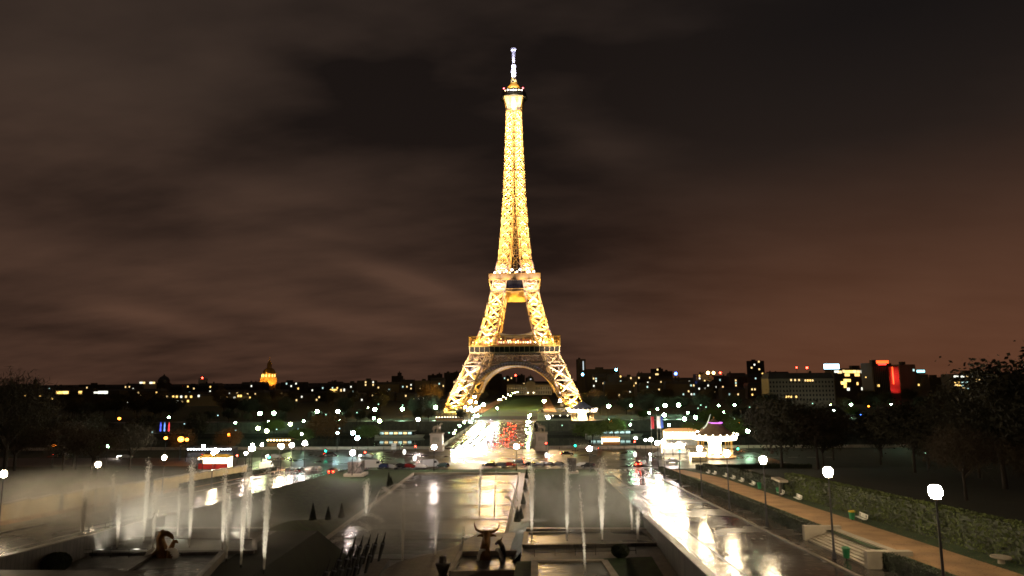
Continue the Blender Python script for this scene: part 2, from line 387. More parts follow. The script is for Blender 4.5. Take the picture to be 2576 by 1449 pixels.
# crossings
b = MB()
for i in range(9): b.quad((37.5 + i * 1.4, 189.5, zr(189.5) + .13), (38.2 + i * 1.4, 189.5, zr(189.5) + .13), (38.2 + i * 1.4, 192.5, zr(192.5) + .13), (37.5 + i * 1.4, 192.5, zr(192.5) + .13))
for i in range(9): b.quad((-50 + i * 1.4, 189.5, zr(189.5) + .13), (-49.3 + i * 1.4, 189.5, zr(189.5) + .13), (-49.3 + i * 1.4, 192.5, zr(192.5) + .13), (-50 + i * 1.4, 192.5, zr(192.5) + .13))
for x in range(-90, 120, 6): b.quad((x, 222, .01), (x + 3, 222, .01), (x + 3, 222.25, .01), (x, 222.25, .01))
struct(b.build('road_markings', M_MARK))
# far bank road, lawn of the long park beyond the tower
strip('quay_road', M_SQ, 404, 428, -500, 500, .02, .02, 1)
strip('park_avenue', M_GRAVEL, 520, 1000, -34, -24, .03, .03, 1); strip('park_avenue', M_GRAVEL, 520, 1000, 24, 34, .03, .03, 1)
strip('long_lawn', mat('park_lawn_lit', (.045, .11, .02), .85, 0, .3, .05), 470, 1000, -23, 23, .03, .03, 1)

# ---- retaining walls (each a thing)
def wall_thing(name, label, pts, m, th=.5, coping=None):
    """pts: (x, y, z0, z1) along the wall"""
    t = thing(name, label, 'wall', (0, 0, 0)); b = MB(); c = MB()
    for (x0, y0, a0, a1), (x1, y1, b0, b1) in zip(pts, pts[1:]):
        d = Vector((x1 - x0, y1 - y0, 0)).normalized(); n = Vector((-d.y, d.x, 0)) * th / 2
        P = [Vector((x0, y0, a0)), Vector((x1, y1, b0)), Vector((x1, y1, b1)), Vector((x0, y0, a1))]
        b.quad(*[p + n for p in P]); b.quad(*[p - n for p in reversed(P)])
        c.quad(P[3] + n * 1.25 + Vector((0, 0, .12)), P[3] - n * 1.25 + Vector((0, 0, .12)), P[2] - n * 1.25 + Vector((0, 0, .12)), P[2] + n * 1.25 + Vector((0, 0, .12)))
        for k in (1, -1): c.quad(P[3] + n * 1.25 * k, P[2] + n * 1.25 * k, P[2] + n * 1.25 * k + Vector((0, 0, .12)), P[3] + n * 1.25 * k + Vector((0, 0, .12)))
    x0, y0, a0, a1 = pts[0]; x1, y1, b0, b1 = pts[-1]
    b.build('masonry', m, t); c.build('coping', coping or m, t)
    return t
yy = [40 + 60 * i / 10 for i in range(11)]
wall_thing('retaining_wall', 'dark retaining wall below the wet road beside the ball shrub', [(XR - .1, y, -.1, zr(y) + .25) for y in yy], M_STONED, .7, M_KERB)
wall_thing('retaining_wall', 'retaining wall below the misty road behind the gilded horse', [(-XR + .1, y, -.1, zr(y) + .25) for y in yy], M_STONED, .7, M_KERB)
for s, lb in ((1, 'low stone wall closing the lawn behind the four fountain jets'), (-1, 'low stone wall closing the dark lawn behind the gilded horse')):
    wall_thing('retaining_wall', lb, [(s * 18.8, 96.9, PZ - .1, PZ + .4), (s * (XR - .6), 96.9, PZ - .1, PZ + .4)], M_STONED, .6, M_KERB)
# the cream wall along the western path: panels with doorways
t = thing('garden_wall', 'long cream plastered garden wall with dark doorways along the path', 'wall', (0, 0, 0))
gaps = [(105.5, 108.5), (131, 134), (60, 62)]
cuts = [40, 60, 62, 80, 105.5, 108.5, 131, 134, 155, 176]
b = MB(); c = MB()
for y0, y1 in zip(cuts, cuts[1:]):
    if (y0, y1) in gaps: b.box(-59.2, y0, zr(y0) - .2, -58.9, y1, zr(y0) + 2.3); continue
    n = 5
    for i in range(n):
        a = y0 + (y1 - y0) * i / n; e = y0 + (y1 - y0) * (i + 1) / n - .03
        h0 = zr((a + e) / 2)
        b.box(-58.2, a, h0 - .3, -57.6, e, h0 + 2.55); c.box(-58.3, a, h0 + 2.55, -57.5, e + .03, h0 + 2.72)
b.build('wall_panel', mat('cream_plaster', (.46, .37, .2), .7, 0, .16, .5), t); c.build('coping', M_KERB, t)

# ---- bridge
t = thing('stone_bridge', 'flat arched stone road bridge crossing the dark river towards the tower', 'bridge', (0, 0, 0))
b = MB(); b.box(-17.4, 250, -1.4, 17.4, 405, -.02); b.build('deck', M_STONED, t)
b = MB(); b.box(-12.2, 250.2, -.02, 12.2, 404.8, .03); b.build('roadway', mat('bridge_asphalt', (.04, .03, .024), .22, 0, .3, .4, .3, 3, rvar=.08), t)
for s in (-1, 1):
    b = MB(); b.box(min(s * 12.25, s * 17.2), 250.2, -.02, max(s * 12.25, s * 17.2), 404.8, .16); b.build('footway', M_WALK, t)
    b = MB(); b.box(min(s * 16.9, s * 17.5), 251, .16, max(s * 16.9, s * 17.5), 404, 1.15); b.build('parapet', M_STONE, t)
for i in range(5):
    y0 = 250 + 31 * i; b = MB()
    for k in range(12):
        a0, a1 = pi * k / 12, pi * (k + 1) / 12
        p = lambda a: (y0 + 15.5 - 13.7 * cos(a), -7 + 5.2 * sin(a))
        (ya, za), (yb, zb) = p(a0), p(a1)
        for x in (-17.3, 17.3): b.quad((x, ya, za), (x, yb, zb), (x, yb, -1.4), (x, ya, -1.4))
        b.quad((-17.3, ya, za), (17.3, ya, za), (17.3, yb, zb), (-17.3, yb, zb))
    b.build('arch_span', M_STONE, t)
for i in range(6):
    b = MB(); b.box(-18.2, 250 + 31 * i - 1.8, -8, 18.2, 250 + 31 * i + 1.8, -1.4); b.build('pier', M_STONE, t)
# far quay wall
t = thing('quay_wall', 'long stone quay wall along the far bank of the river', 'wall', (0, 0, 0))
b = MB(); b.box(-400, 400.6, -8, -18.3, 402, 1.0); b.box(18.3, 400.6, -8, 400, 402, 1.0); b.build('masonry', M_STONED, t)
b = MB(); b.box(-400, 396, -8, -18.3, 400.6, -5.2); b.box(18.3, 396, -8, 400, 400.6, -5.2); b.build('lower_quay', M_STONED, t)
t = thing('quay_wall', 'low stone river parapet along the near bank behind the parked cars', 'wall', (0, 0, 0))
b = MB(); b.box(-400, 251.4, -8, -18.3, 252, 1.0); b.box(18.3, 251.4, -8, 400, 252, 1.0); b.build('masonry', M_STONE, t)

# ================================================================== THE TOWER
def interp(tab, z):
    for (z0, v0), (z1, v1) in zip(tab, tab[1:]):
        if z <= z1: return v0 + (v1 - v0) * (z - z0) / (z1 - z0)
    return tab[-1][1]
HO = [(0, 59.0), (12.9, 53.6), (25, 47.6), (37.3, 42.6), (48, 37.6), (57, 33.8), (68.2, 30.0), (80, 26.5), (103, 20.8), (118, 18.3), (124, 17.2), (132.3, 15.4), (145, 13.9), (165.9, 12.1), (199.6, 9.9), (224, 8.9), (276, 7.0)]
HI = [(0, 43.8), (12.5, 37.1), (25, 32.2), (37.6, 27.6), (48, 24), (57, 20), (69.3, 15.2), (80, 13), (103.5, 8.9), (118, 6.6), (132, 4.6), (166, 2.5), (186, 1.2), (276, .8)]
ho = lambda z: interp(HO, z); hi = lambda z: interp(HI, z)
TW = thing('lattice_tower', 'tall wrought iron lattice tower lit gold against the night sky', 'tower', (0, 590, 0))
def leg_panels(b, sx, sy, zs, wc, wx, fine=.0, sub=2, dark=None, wh=None):
    """box-lattice leg through the heights zs; faces: outer-x, outer-y, inner-x, inner-y"""
    P = lambda a, c, z: Vector((sx * a(z), sy * c(z), z))
    cor = [(ho, ho), (hi, ho), (hi, hi), (ho, hi)]
    for z0, z1 in zip(zs, zs[1:]):
        dk = MB()
        for a, c in cor:
            b.beam(P(a, c, z0), P(a, c, z1), wc)
            if dark is not None: q = P(a, c, z1); dk.beam(q - Vector((0, 0, wc * .9)), q + Vector((0, 0, wc * .9)), wc * 1.5)
        for fi, ((a, c), (d, e)) in enumerate(zip(cor, cor[1:] + cor[:1])):
            A0, B0, A1, B1 = P(a, c, z0), P(d, e, z0), P(a, c, z1), P(d, e, z1)
            (b if dark is None else dk).beam(A1, B1, wh or wx, (wh or wx) * .8)
            b.beam(A0, B1, wx, wx * .5); b.beam(B0, A1, wx, wx * .5)
            if fine and fi in (1, 2):
                for i in range(sub):
                    for j in range(sub):
                        q = lambda u, v: A0.lerp(B0, u).lerp(A1.lerp(B1, u), v)
                        u0, u1, v0, v1 = i / sub, (i + 1) / sub, j / sub, (j + 1) / sub
                        b.beam(q(u0, v0), q(u1, v1), fine); b.beam(q(u1, v0), q(u0, v1), fine)
                for j in range(1, sub): b.beam(A0.lerp(A1, j / sub), B0.lerp(B1, j / sub), fine)
        if dark is not None: dark.append(dk)
ZL = [.5, 4.5, 13, 25, 37.3]
ZM = [57.5, 68.6, 80, 91.5, 103]
SG = [(-1, -1), (1, -1), (-1, 1), (1, 1)]
for sx, sy in SG:
    b = MB(); dk = []; leg_panels(b, sx, sy, ZL, 1.25, 1.3, 0, 2, dk, wh=1.0); leg = b.build('lower_leg', M_IRON, TW); [q.build('joint_frame', M_IROND, leg) for q in dk]
    for a, c in ((ho, ho), (hi, ho), (ho, hi), (hi, hi)):
        b = MB(); x, y = sx * a(0), sy * c(0); b.lathe([(4.3, -.2), (4.3, 1.2), (3.4, 2.2), (2.2, 3.0)], (x, y, 0), 4, True)
        b.build('plinth', M_STONE, leg)
    b = MB(); leg_panels(b, sx, sy, [37.3, 48, 57.5], .9, .6, 0, 2); b.build('hidden_leg', M_IRON, TW)
    b = MB(); dk = []; leg_panels(b, sx, sy, ZM, 1.05, 1.15, 0, 2, dk, wh=.8); o = b.build('upper_leg', M_IRON, TW); [q.build('joint_frame', M_IROND, o) for q in dk]
    b = MB(); leg_panels(b, sx, sy, [103, 110, 118], 1.1, .7, .3, 2); b.build('hidden_leg', M_IRON, TW)
# shaft above the second floor
zs = [118.5, 124.5, 132.3]; h = 10.6
while zs[-1] + h < 272: zs.append(zs[-1] + h); h -= .285
zs.append(276)
ZS = zs
for sx, sy in SG:
    b = MB(); dk = []; leg_panels(b, sx, sy, ZS[1:], .7, .75, 0, 2, dk, wh=.7); o = b.build('shaft_corner', M_IRON, TW); [q.build('joint_frame', M_IROND, o) for q in dk]
    b = MB(); leg_panels(b, sx, sy, ZS[:2], .9, .6, .25, 2); b.build('shaft_corner', M_IRON, TW)
# bracing between the four corners of the shaft
for z0, z1 in zip(ZS[2:], ZS[3:]):
    if hi(z0) < 1.6: break
    for s in (-1, 1):
        for ax in (0, 1):
            b = MB()
            p = lambda u, z: Vector((u * hi(z), s * (ho(z) - .6), z)) if ax == 0 else Vector((s * (ho(z) - .6), u * hi(z), z))
            b.beam(p(-1, z0), p(1, z1), .3); b.beam(p(1, z0), p(-1, z1), .3); b.beam(p(-1, z1), p(1, z1), .4); b.build('shaft_bracing', M_IRON, TW)
b = MB()
for s in (-1, 1): b.beam((s * 1.6, 0, 118), (s * 1.0, 0, 274), .5)
for i in range(60):
    z = 119 + i * 2.6; b.box(-1.5, -1.2, z, 1.5, 1.2, z + .25)
b.build('lift_guide', M_IROND, TW)
# --- first floor
G = 38.75
def ring(b, h, z0, z1, th):
    for s in (-1, 1):
        b.box(-h, min(s * h, s * (h - th)), z0, h, max(s * h, s * (h - th)), z1)
        b.box(min(s * h, s * (h - th)), -h + th, z0, max(s * h, s * (h - th)), h - th, z1)
def side(s4, u, h, z):       # point on one of the four faces
    return Vector(((u, -h, z), (h, u, z), (-u, h, z), (-h, -u, z))[s4])
b = MB(); ring(b, G + .4, 53.6, 54.6, 13.5); b.build('first_floor_deck', M_GOLDI, TW)
b = MB()
for s4 in range(4):
    for zz, w in ((62.3, .65), (61.2, .22), (55.3, .35), (56.4, .22)): b.beam(side(s4, -G, G, zz), side(s4, G, G, zz), w)
    for i in range(11):
        u = -G + 2 * G * i / 10
        for du in (-.45, .45):
            if abs(u + du) <= G + .1: b.beam(side(s4, u + du, G, 54.6), side(s4, u + du, G, 62.3), .38)
b.build('first_floor_gallery_frame', M_GOLDI, TW)
b = MB(); ring(b, G - .1, 62.5, 62.9, 5.5); b.build('first_floor_gallery_roof', M_IROND, TW)
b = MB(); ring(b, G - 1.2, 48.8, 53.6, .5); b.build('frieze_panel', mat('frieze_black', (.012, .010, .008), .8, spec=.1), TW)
b = MB()
for s4 in range(4):
    for i in range(19):
        u = -G + .6 + (2 * G - 1.2) * i / 18
        b.beam(side(s4, u, G - .3, 53.6), side(s4, u, G - .5, 50), .26); b.beam(side(s4, u, G - .5, 50), side(s4, u * .99, G - 1.0, 48.7), .3)
        b.beam(side(s4, u, G - .2, 53.4), side(s4, u, G - 1.2, 52.2), .5)
    b.beam(side(s4, -G + .9, G - .9, 48.6), side(s4, G - .9, G - .9, 48.6), .55)
b.build('frieze_bracket', M_IRON, TW)
# lattice girder
for s4 in range(4):
    b = MB(); n = 16
    H = lambda z: interp([(40.2, 41.2), (48.4, 37.7)], z)
    for zz, w in ((48.3, .7), (40.4, .7), (44.3, .16)): b.beam(side(s4, -H(zz), H(zz), zz), side(s4, H(zz), H(zz), zz), w)
    for i in range(n + 1):
        f = -1 + 2 * i / n; b.beam(side(s4, f * H(40.4), H(40.4), 40.4), side(s4, f * H(48.3), H(48.3), 48.3), .36)
        if i < n:
            g = f + 2 / n; q = lambda f, z: side(s4, f * H(z), H(z), z); m_ = (f + g) / 2
            for z0, z1 in ((40.4, 44.3), (44.3, 48.3)):
                b.beam(q(f, z0), q(g, z1), .3); b.beam(q(g, z0), q(f, z1), .3)
    b.build('lattice_girder', M_IROND, TW)
    b = MB(); H2 = lambda z: interp([(37.3, 42.6), (40.3, 41.2)], z)
    for sg in (-1, 1):
        n2 = 6
        for i in range(n2):
            u0 = lambda z, k: sg * (hi(z) + (H2(z) - hi(z)) * k / n2)
            p = lambda z, k: side(s4, u0(z, k), H2(z), z)
            b.beam(p(37.4, i), p(40.3, i + 1), .3); b.beam(p(37.4, i + 1), p(40.3, i), .3)
        b.beam(side(s4, sg * hi(37.3), H2(37.3), 37.3), side(s4, sg * H2(37.3), H2(37.3), 37.3), .7)
    b.build('leg_band', M_IROND, TW)
    # the great arch: inner and outer rim, soffit, ribs and loops
    a = MB(); so = MB(); rb = MB(); N = 44
    def arch(t, k, dep):
        # k = 0 inner rim, 1 outer rim
        rx, rz = 35.8 + 4.4 * k, 32.4 + 3.6 * k; zc_ = 5.2
        x = rx * cos(t); z = zc_ + rz * sin(t); hh = ho(max(z, .5)) - .3 if z < 40 else 41.2
        return side(s4, x, hh - dep, z)
    t0, t1 = radians(14), radians(166)
    for i in range(N):
        u, v = t0 + (t1 - t0) * i / N, t0 + (t1 - t0) * (i + 1) / N
        a.beam(arch(u, 0, 0), arch(v, 0, 0), .95, .5)
        rb.beam(arch(u, 1, 0), arch(v, 1, 0), .5); rb.beam(arch(u, .48, 0), arch(v, .48, 0), .22)
        so.quad(arch(u, .02, .2), arch(v, .02, .2), arch(v, .02, 4.6), arch(u, .02, 4.6))
        so.quad(arch(u, .05, 4.6), arch(v, .05, 4.6), arch(v, .9, 4.6), arch(u, .9, 4.6))
        if i % 1 == 0:
            rb.beam(arch(u, 0, 0), arch(u, 1, 0), .34)
            w = (u + v) / 2; rb.beam(arch(u, .85, 0), arch(w, .98, 0), .22); rb.beam(arch(v, .85, 0), arch(w, .98, 0), .22)
    # spandrel rings between the arch and the girder
    for k in range(5):
        for sg in (-1, 1):
            x = sg * (18.5 + k * 3.1); tt = math.acos(min(1, abs(x) / 40.2)); zb = 5.2 + 36 * sin(tt)
            if zb > 39: continue
            hh = 41.4; r = 1.25
            for i in range(10):
                A, B_ = pi * i / 10, pi * (i + 1) / 10
                rb.beam(side(s4, x + r * cos(A), hh, 38.6 + r * sin(A)), side(s4, x + r * cos(B_), hh, 38.6 + r * sin(B_)), .34)
            for e in (-1, 1): rb.beam(side(s4, x + e * r, hh, 38.6), side(s4, x + e * r, hh + .2, zb), .34)
    ar = a.build('arch_rim', M_GOLDI, TW); so.build('arch_soffit', mat('violet_lit_soffit', (.34, .31, .36), .6), ar); rb.build('arch_rib', M_IROND, ar)  # violet light under the arch is tinted into the soffit colour
# first-floor pavilions
for s4 in range(4):
    b = MB(); c0, c1 = side(s4, -15, 30, 54.6), side(s4, 15, 22, 60.5)
    b.box(min(c0.x, c1.x), min(c0.y, c1.y), 54.6, max(c0.x, c1.x), max(c0.y, c1.y), 60.2)
    pv = b.build('pavilion', mat('pavilion_red', (.14, .04, .03), .4), TW)
    b = MB(); b.box(min(c0.x, c1.x) - .5, min(c0.y, c1.y) - .5, 60.2, max(c0.x, c1.x) + .5, max(c0.y, c1.y) + .5, 61); b.build('pavilion_roof', M_IROND, pv)
    if s4 == 0:
        for i in range(14):
            b = MB(); x = -14.4 + i * 2.1; b.box(x, -30.12, 56.6, x + 1.3, -30.02, 58.4)
            b.build('window', [emit('window_red', (1, .22, .1), .7), L_WINC, L_WIN][i % 3], pv)
# sagging net roof above the first floor
b = MB()
for i in range(12):
    x0, x1 = -15 + 2.5 * i, -12.5 + 2.5 * i; zf = lambda x: 64.5 + 2.4 * (x / 15) ** 2
    b.quad((x0, -24, zf(x0)), (x1, -24, zf(x1)), (x1, 24, zf(x1)), (x0, 24, zf(x0)))
b.build('first_floor_awning', mat('awning_grey', (.12, .10, .085), .8), TW)
# --- second floor
b = MB()
for s4 in range(4):
    P = [(22.9, 118.7), (22.9, 113.6), (20.9, 105.6)]
    for (h0, z0), (h1, z1) in zip(P, P[1:]):
        for u0, u1 in ((-1, 1),):
            if z0 > 114: b.quad(side(s4, -h0, h0, z0), side(s4, h0, h0, z0), side(s4, h1, h1, z1), side(s4, -h1, h1, z1))
b.build('second_floor_fascia', mat('fascia_bronze', (.30, .21, .13), .6, 0, .2, .4), TW)
b = MB()
for s4 in range(4):
    b.beam(side(s4, -22.9, 22.9, 118.7), side(s4, 22.9, 22.9, 118.7), .5); b.beam(side(s4, -22.9, 22.9, 113.6), side(s4, 22.9, 22.9, 113.6), .4)
    for u in [-22.7 + 45.4 * i / 14 for i in range(15)]: b.beam(side(s4, u, 23.0, 118.7), side(s4, u, 23.0, 113.6), .16)
    for u in (-22.6, 22.6): b.beam(side(s4, u, 22.7, 113.6), side(s4, u * .925, 20.9, 105.5), .9)
    for zz in (105.4, 103.2): b.beam(side(s4, -20.9, 20.9, zz), side(s4, 20.9, 20.9, zz), .55)
    for i in range(20):
        u = -20.8 + 41.6 * i / 20; v = u + 41.6 / 20
        if abs((u + v) / 2) < 9: continue
        b.beam(side(s4, u, 20.8, 103.2), side(s4, v, 20.8, 105.4), .26); b.beam(side(s4, v, 20.8, 103.2), side(s4, u, 20.8, 105.4), .26)
b.build('second_floor_frame', M_GOLDI, TW)
b = MB(); b.box(-22.6, -22.6, 113.2, 22.6, 22.6, 113.8); b.build('second_floor_deck', M_IROND, TW)
b = MB(); ring(b, 19.4, 105.5, 113.2, .4)
for yy_ in (-19.6, 19.2): b2 = MB(); b2.box(-8.6, yy_, 104, 8.6, yy_ + .4, 113.2); b2.build('shade_panel', mat('frieze_black', (.03, .024, .02)), TW)  # black sheet standing in for the shade below the second floor
for s4 in range(4):       # vault below the second floor
    b = MB()
    for i in range(10):
        u0, u1 = -8.6 + 1.72 * i, -8.6 + 1.72 * (i + 1); zf = lambda u: 96.6
        b.quad(side(s4, u0, 19.5, 103.4), side(s4, u1, 19.5, 103.4), side(s4, u1, 19.0, zf(u1) + 1.6), side(s4, u0, 19.0, zf(u0) + 1.6))
    b.build('second_floor_vault', M_GOLDI, TW)
b = MB()
b.box(-12, -12, 118.7, 12, 12, 122.5); b.build('second_floor_cabin', M_IROND, TW)
# --- top
b = MB(); b.lathe([(9.9, 276), (9.0, 279), (9.8, 283), (12.6, 290.6)], n=4, sq=True); b.build('top_bracket', mat('bracket_iron', (.4, .3, .16), .5), TW)
b = MB()
for s4 in range(4):
    for u in (-1, -.33, .33, 1): b.beam(side(s4, 7.1 * u, 7.1, 277), side(s4, 9.1 * u, 9.1, 290.6), .45)
    b.beam(side(s4, -7, 7, 277), side(s4, 7, 7, 277), .6)
b.build('top_strut', M_GOLDI, TW)
b = MB(); b.lathe([(12.9, 290.6), (13.1, 291.2), (13.1, 292.6), (12.4, 293), (11.8, 297), (11.6, 297.8), (9.5, 298.4)], n=8); b.build('top_cabin', mat('cabin_dark', (.03, .03, .028), .4, .3), TW)
b = MB(); b.lathe([(8.6, 298.4), (8.6, 299.4), (7.6, 301), (5.4, 303.6), (3.6, 306), (3.2, 307)], n=12); b.build('dome', M_GOLDI, TW)
b = MB(); b.lathe([(2.9, 307), (2.9, 311), (2.2, 311.5)], n=10); b.build('lantern_turret', mat('turret_white', (.6, .58, .5), .5), TW)
M_MAST = mat('mast_steel', (.62, .62, .72), .5, 0, .1)
b = MB(); b.lathe([(2.1, 311.4), (2.1, 316), (1.7, 316.2), (2.2, 317), (2.2, 321), (1.7, 322), (2.3, 323), (2.3, 325.5), (1.4, 326)], n=8)
b.lathe([(1.6, 326), (1.5, 340)], n=8); b.lathe([(1.3, 340), (2.9, 341), (2.9, 342.4), (1.6, 343.2)], n=8); b.build('antenna_mast', M_MAST, TW)
# --- bulbs one can see on the galleries
def bulb_mesh(m, r): b = MB(); b.ell((0, 0, 0), r, r, r, 8, 6); return b.mesh('bulb', m)
BW, BY, BR, BO = (bulb_mesh(emit('bulb_white', (1, .95, .85), 14), .5), bulb_mesh(emit('bulb_yellow', (1, .8, .35), 10), .45), bulb_mesh(emit('bulb_red', (1, .08, .1), 12), .55), bulb_mesh(emit('bulb_orange', (1, .5, .1), 6), .4))
rnd = random.Random(3)
for x, z, me, sc in ((-17.6, 120, BW, 1.4), (-14.5, 121.6, BY, 1), (-13, 119.9, BW, 1.1), (-9.5, 120, BY, .9), (-7.3, 121.3, BW, 1.6), (-6, 119.8, BO, 1.4), (-2.3, 122.3, BW, 1.8), (0.6, 119.8, BO, 1.6), (2.2, 120.4, BW, 1.2), (4.8, 122.3, BW, 1.6), (11.6, 120.2, BW, 1.5), (13.4, 120.3, BW, 1.1), (17.2, 120.4, BW, 1.5), (-4, 119.8, BY, 1.2)):
    link('bulb', me, TW, (x, -21.5, z), scale=(sc,) * 3)
for i in range(7): link('bulb', BY if i in (0, 5) else BW, TW, (-7.6 + 2.55 * i, -13.2 if abs(i - 3) < 3 else -12.2, 294.6), scale=(.9 + .3 * (i % 2),) * 3)
for s in (-1, 1): link('bulb', BR, TW, (s * 9.0, -9, 298.2), scale=(1.2,) * 3)
for k in range(30):
    x = -36 + 72 * (k + .5) / 30 + rnd.uniform(-.8, .8); link('bulb', rnd.choice([BW, BY, BO, BO, BY]), TW, (x, -37.2, rnd.choice([57, 57.5, 58.6, 60.2])), scale=(rnd.uniform(.45, 1.0),) * 3)
# --- the tower's own projectors in the ironwork, and fill spots added off its faces
GOLD = (1, .52, .07); GOLDW = (1, .62, .13); VIO = (.62, .55, 1.0); WHT = (1, .88, .70)
KP = 1.9
def spot_up(name, loc, to, power, col=GOLD, ang=75, r=.5): light(name, 'SPOT', TW, loc, power * KP, col, r, ang, to)
for sx, sy in SG:
    for z0, z1 in zip(ZL + [], ZL[1:]):
        zc_ = z0 + 1.2; m_ = (ho(zc_) + hi(zc_)) / 2; k = 2.2 if sy < 0 else 1
        light('projector', 'POINT', TW, (sx * m_, sy * m_, zc_ + 1), (26000 if z0 < 20 else 9000) * k, GOLDW, .8)
    for z0, z1 in zip(ZM, ZM[1:]):
        zc_ = z0 + 1.0; m_ = (ho(zc_) + hi(zc_)) / 2; k = 1.5 if sy < 0 else 1
        light('projector', 'POINT', TW, (sx * m_, sy * m_, zc_ + 1), 34000 * k, GOLDW, .7)
    for z0, z1 in zip(ZS[1:], ZS[2:]):
        zc_ = z0 + 1.0; m_ = (ho(zc_) + hi(zc_)) / 2; k = 1.4 if sy < 0 else .7
        light('projector', 'POINT', TW, (sx * m_, sy * m_, zc_ + .6), 17000 * k * (.55 + .45 * (276 - z0) / 150), (1, .66, .18), .5)
    if sy < 0:        # fill spots added off the front faces to brighten them, aimed up
        for z0 in (3, 15, 27):
            m_ = (ho(z0) + hi(z0)) / 2; spot_up('flood_spot', (sx * m_, -ho(z0) - 5, z0), (sx * (m_ - 3), -ho(z0 + 9) + 1.5, z0 + 9), 170000, WHT, 58)
        for z0 in (64, 76, 88):
            m_ = (ho(z0) + hi(z0)) / 2; spot_up('flood_spot', (sx * m_, -ho(z0) - 4, z0), (sx * (m_ - 1.5), -ho(z0 + 9) + 1, z0 + 9), 90000, WHT if z0 > 64 else (1, .72, .3), 66)
        for i, z0 in enumerate(ZS[2:-1]):
            m_ = (ho(z0) + hi(z0)) / 2; spot_up('flood_spot', (sx * m_, -ho(z0) - 3.0, z0 - .5), (sx * m_, -ho(z0 + 7) + .6, z0 + 7), 62000 * (.6 + .4 * (276 - z0) / 150), (1, .80, .42), 70)
        light('projector', 'POINT', TW, (sx * 33, -35.0, 43), 9000, VIO, .6); light('projector', 'POINT', TW, (sx * 14, -23.5, 108), 20000, VIO, .5)
        light('projector', 'POINT', TW, (sx * 23, -33.5, 64), 34000, VIO, .5); light('projector', 'POINT', TW, (sx * 11.5, -19.5, 126), 16000, VIO, .5)
        light('projector', 'POINT', TW, (sx * 24, -34.6, 58.5), 9000, WHT, .5)
for x in (-32, -16, 0, 16, 32):
    light('projector', 'POINT', TW, (x, -35.5, 58.2), 3800, GOLD, .4)
    light('projector', 'POINT', TW, (x * .75, -33.0, 44.6), 1200, VIO, .5)
for x in (-19, -7, 7, 19): spot_up('flood_spot', (x, -27, 111), (x, -22.5, 116.5), 4200, (1, .66, .34), 100)
light('projector', 'POINT', TW, (0, -21.5, 97), 2500, GOLD, .5); light('projector', 'POINT', TW, (0, 0, 108), 9000, GOLD, .5)
for s in (-1, 1):
    light('projector', 'POINT', TW, (s * 30, -46, 11), 6000, GOLD, .6); light('projector', 'POINT', TW, (s * 20, -37, 24), 16000, VIO, .6)
    light('projector', 'POINT', TW, (s * 14, -14, 100.5), 6000, GOLD, .5)
light('projector', 'POINT', TW, (0, -11, 282), 7000, (.85, .82, 1), .5)
spot_up('flood_spot', (0, -15, 299), (0, -4, 304), 9000, WHT, 80); spot_up('flood_spot', (-8, -9, 300), (0, -2, 309), 5000, GOLDW, 70); spot_up('flood_spot', (8, -9, 300), (0, -2, 309), 5000, GOLDW, 70)
for s in (-1, 1): spot_up('flood_spot', (s * 3, -8, 308), (0, -1, 330), 60000, (.8, .78, 1), 70)

# ================================================================== STREET LAMPS
def px_label(px):
    return px
def lamp_proto(name, label, h, lm, r, collar=True, group=None):
    t = thing(name, label, 'street lamp', (0, 0, 0), 0, group)
    b = MB(); b.lathe([(.22, 0), (.22, .5), (.14, .7), (.12, 1.2), (.09, h * .6), (.075, h - .5)], n=10); b.build('post', M_POST, t)
    if collar:
        b = MB(); b.lathe([(.08, h - .5), (.34, h - .42), (.36, h - .34), (.2, h - .3)], n=14); b.build('collar', M_WHITEP, t)
    b = MB(); b.lathe([(r * .5, h - .3), (r * .95, h - .1), (r, h + r * .5), (r * .8, h + r * 1.1), (r * .35, h + r * 1.4)], n=14); g = b.build('lantern', lm, t, smooth=True)
    if collar:
        b = MB(); b.lathe([(r * .45, h + r * 1.4), (r * .3, h + r * 1.55), (.02, h + r * 1.75)], n=12); b.build('lantern_cap', M_BLACK, g)
    return t
# tall lamps along the eastern garden road: base pixel
lampE = [(2377, 1562), (2105, 1412), (1930, 1330), (1825, 1284), (1754, 1253), (1701, 1224), (1659.5, 1204), (1627, 1189)]
NEARL = []
def garden_lamp(x, y, h, label, first=[None]):
    if first[0] is None:
        first[0] = lamp_proto('street_lamp', label, 8.5, L_WARM, .46, True, 'lamps along the garden roads')
        first[0].location = (x, y, zr(y) + .1); NEARL.append((x, y, zr(y) + h, .4)); return first[0]
    NEARL.append((x, y, zr(y) + h, .4)); return dup(first[0], (x, y, zr(y) + .1), label=label, scale=h / 8.5)
for i, Y in enumerate((52.5, 71.3, 91.5, 109, 127, 146, 164, 182)):
    garden_lamp(51.0, Y, 8.5, ['tall grey globe lamp beside the end of the hedge and the stairs', 'tall grey globe lamp just behind the green bin and stairs', 'tall grey globe lamp facing the T-shaped shelter'][i] if i < 3 else 'tall grey globe lamp on the wet road, %s beyond the shelter towards the crossing' % nth(i - 3))
for i, Y in enumerate((69.5, 88.8, 108.2, 127.6, 147, 166, 185)):
    garden_lamp(-52.6, Y, 7.1, 'tall globe lamp on the misty road, %s along the cream wall' % nth(i))

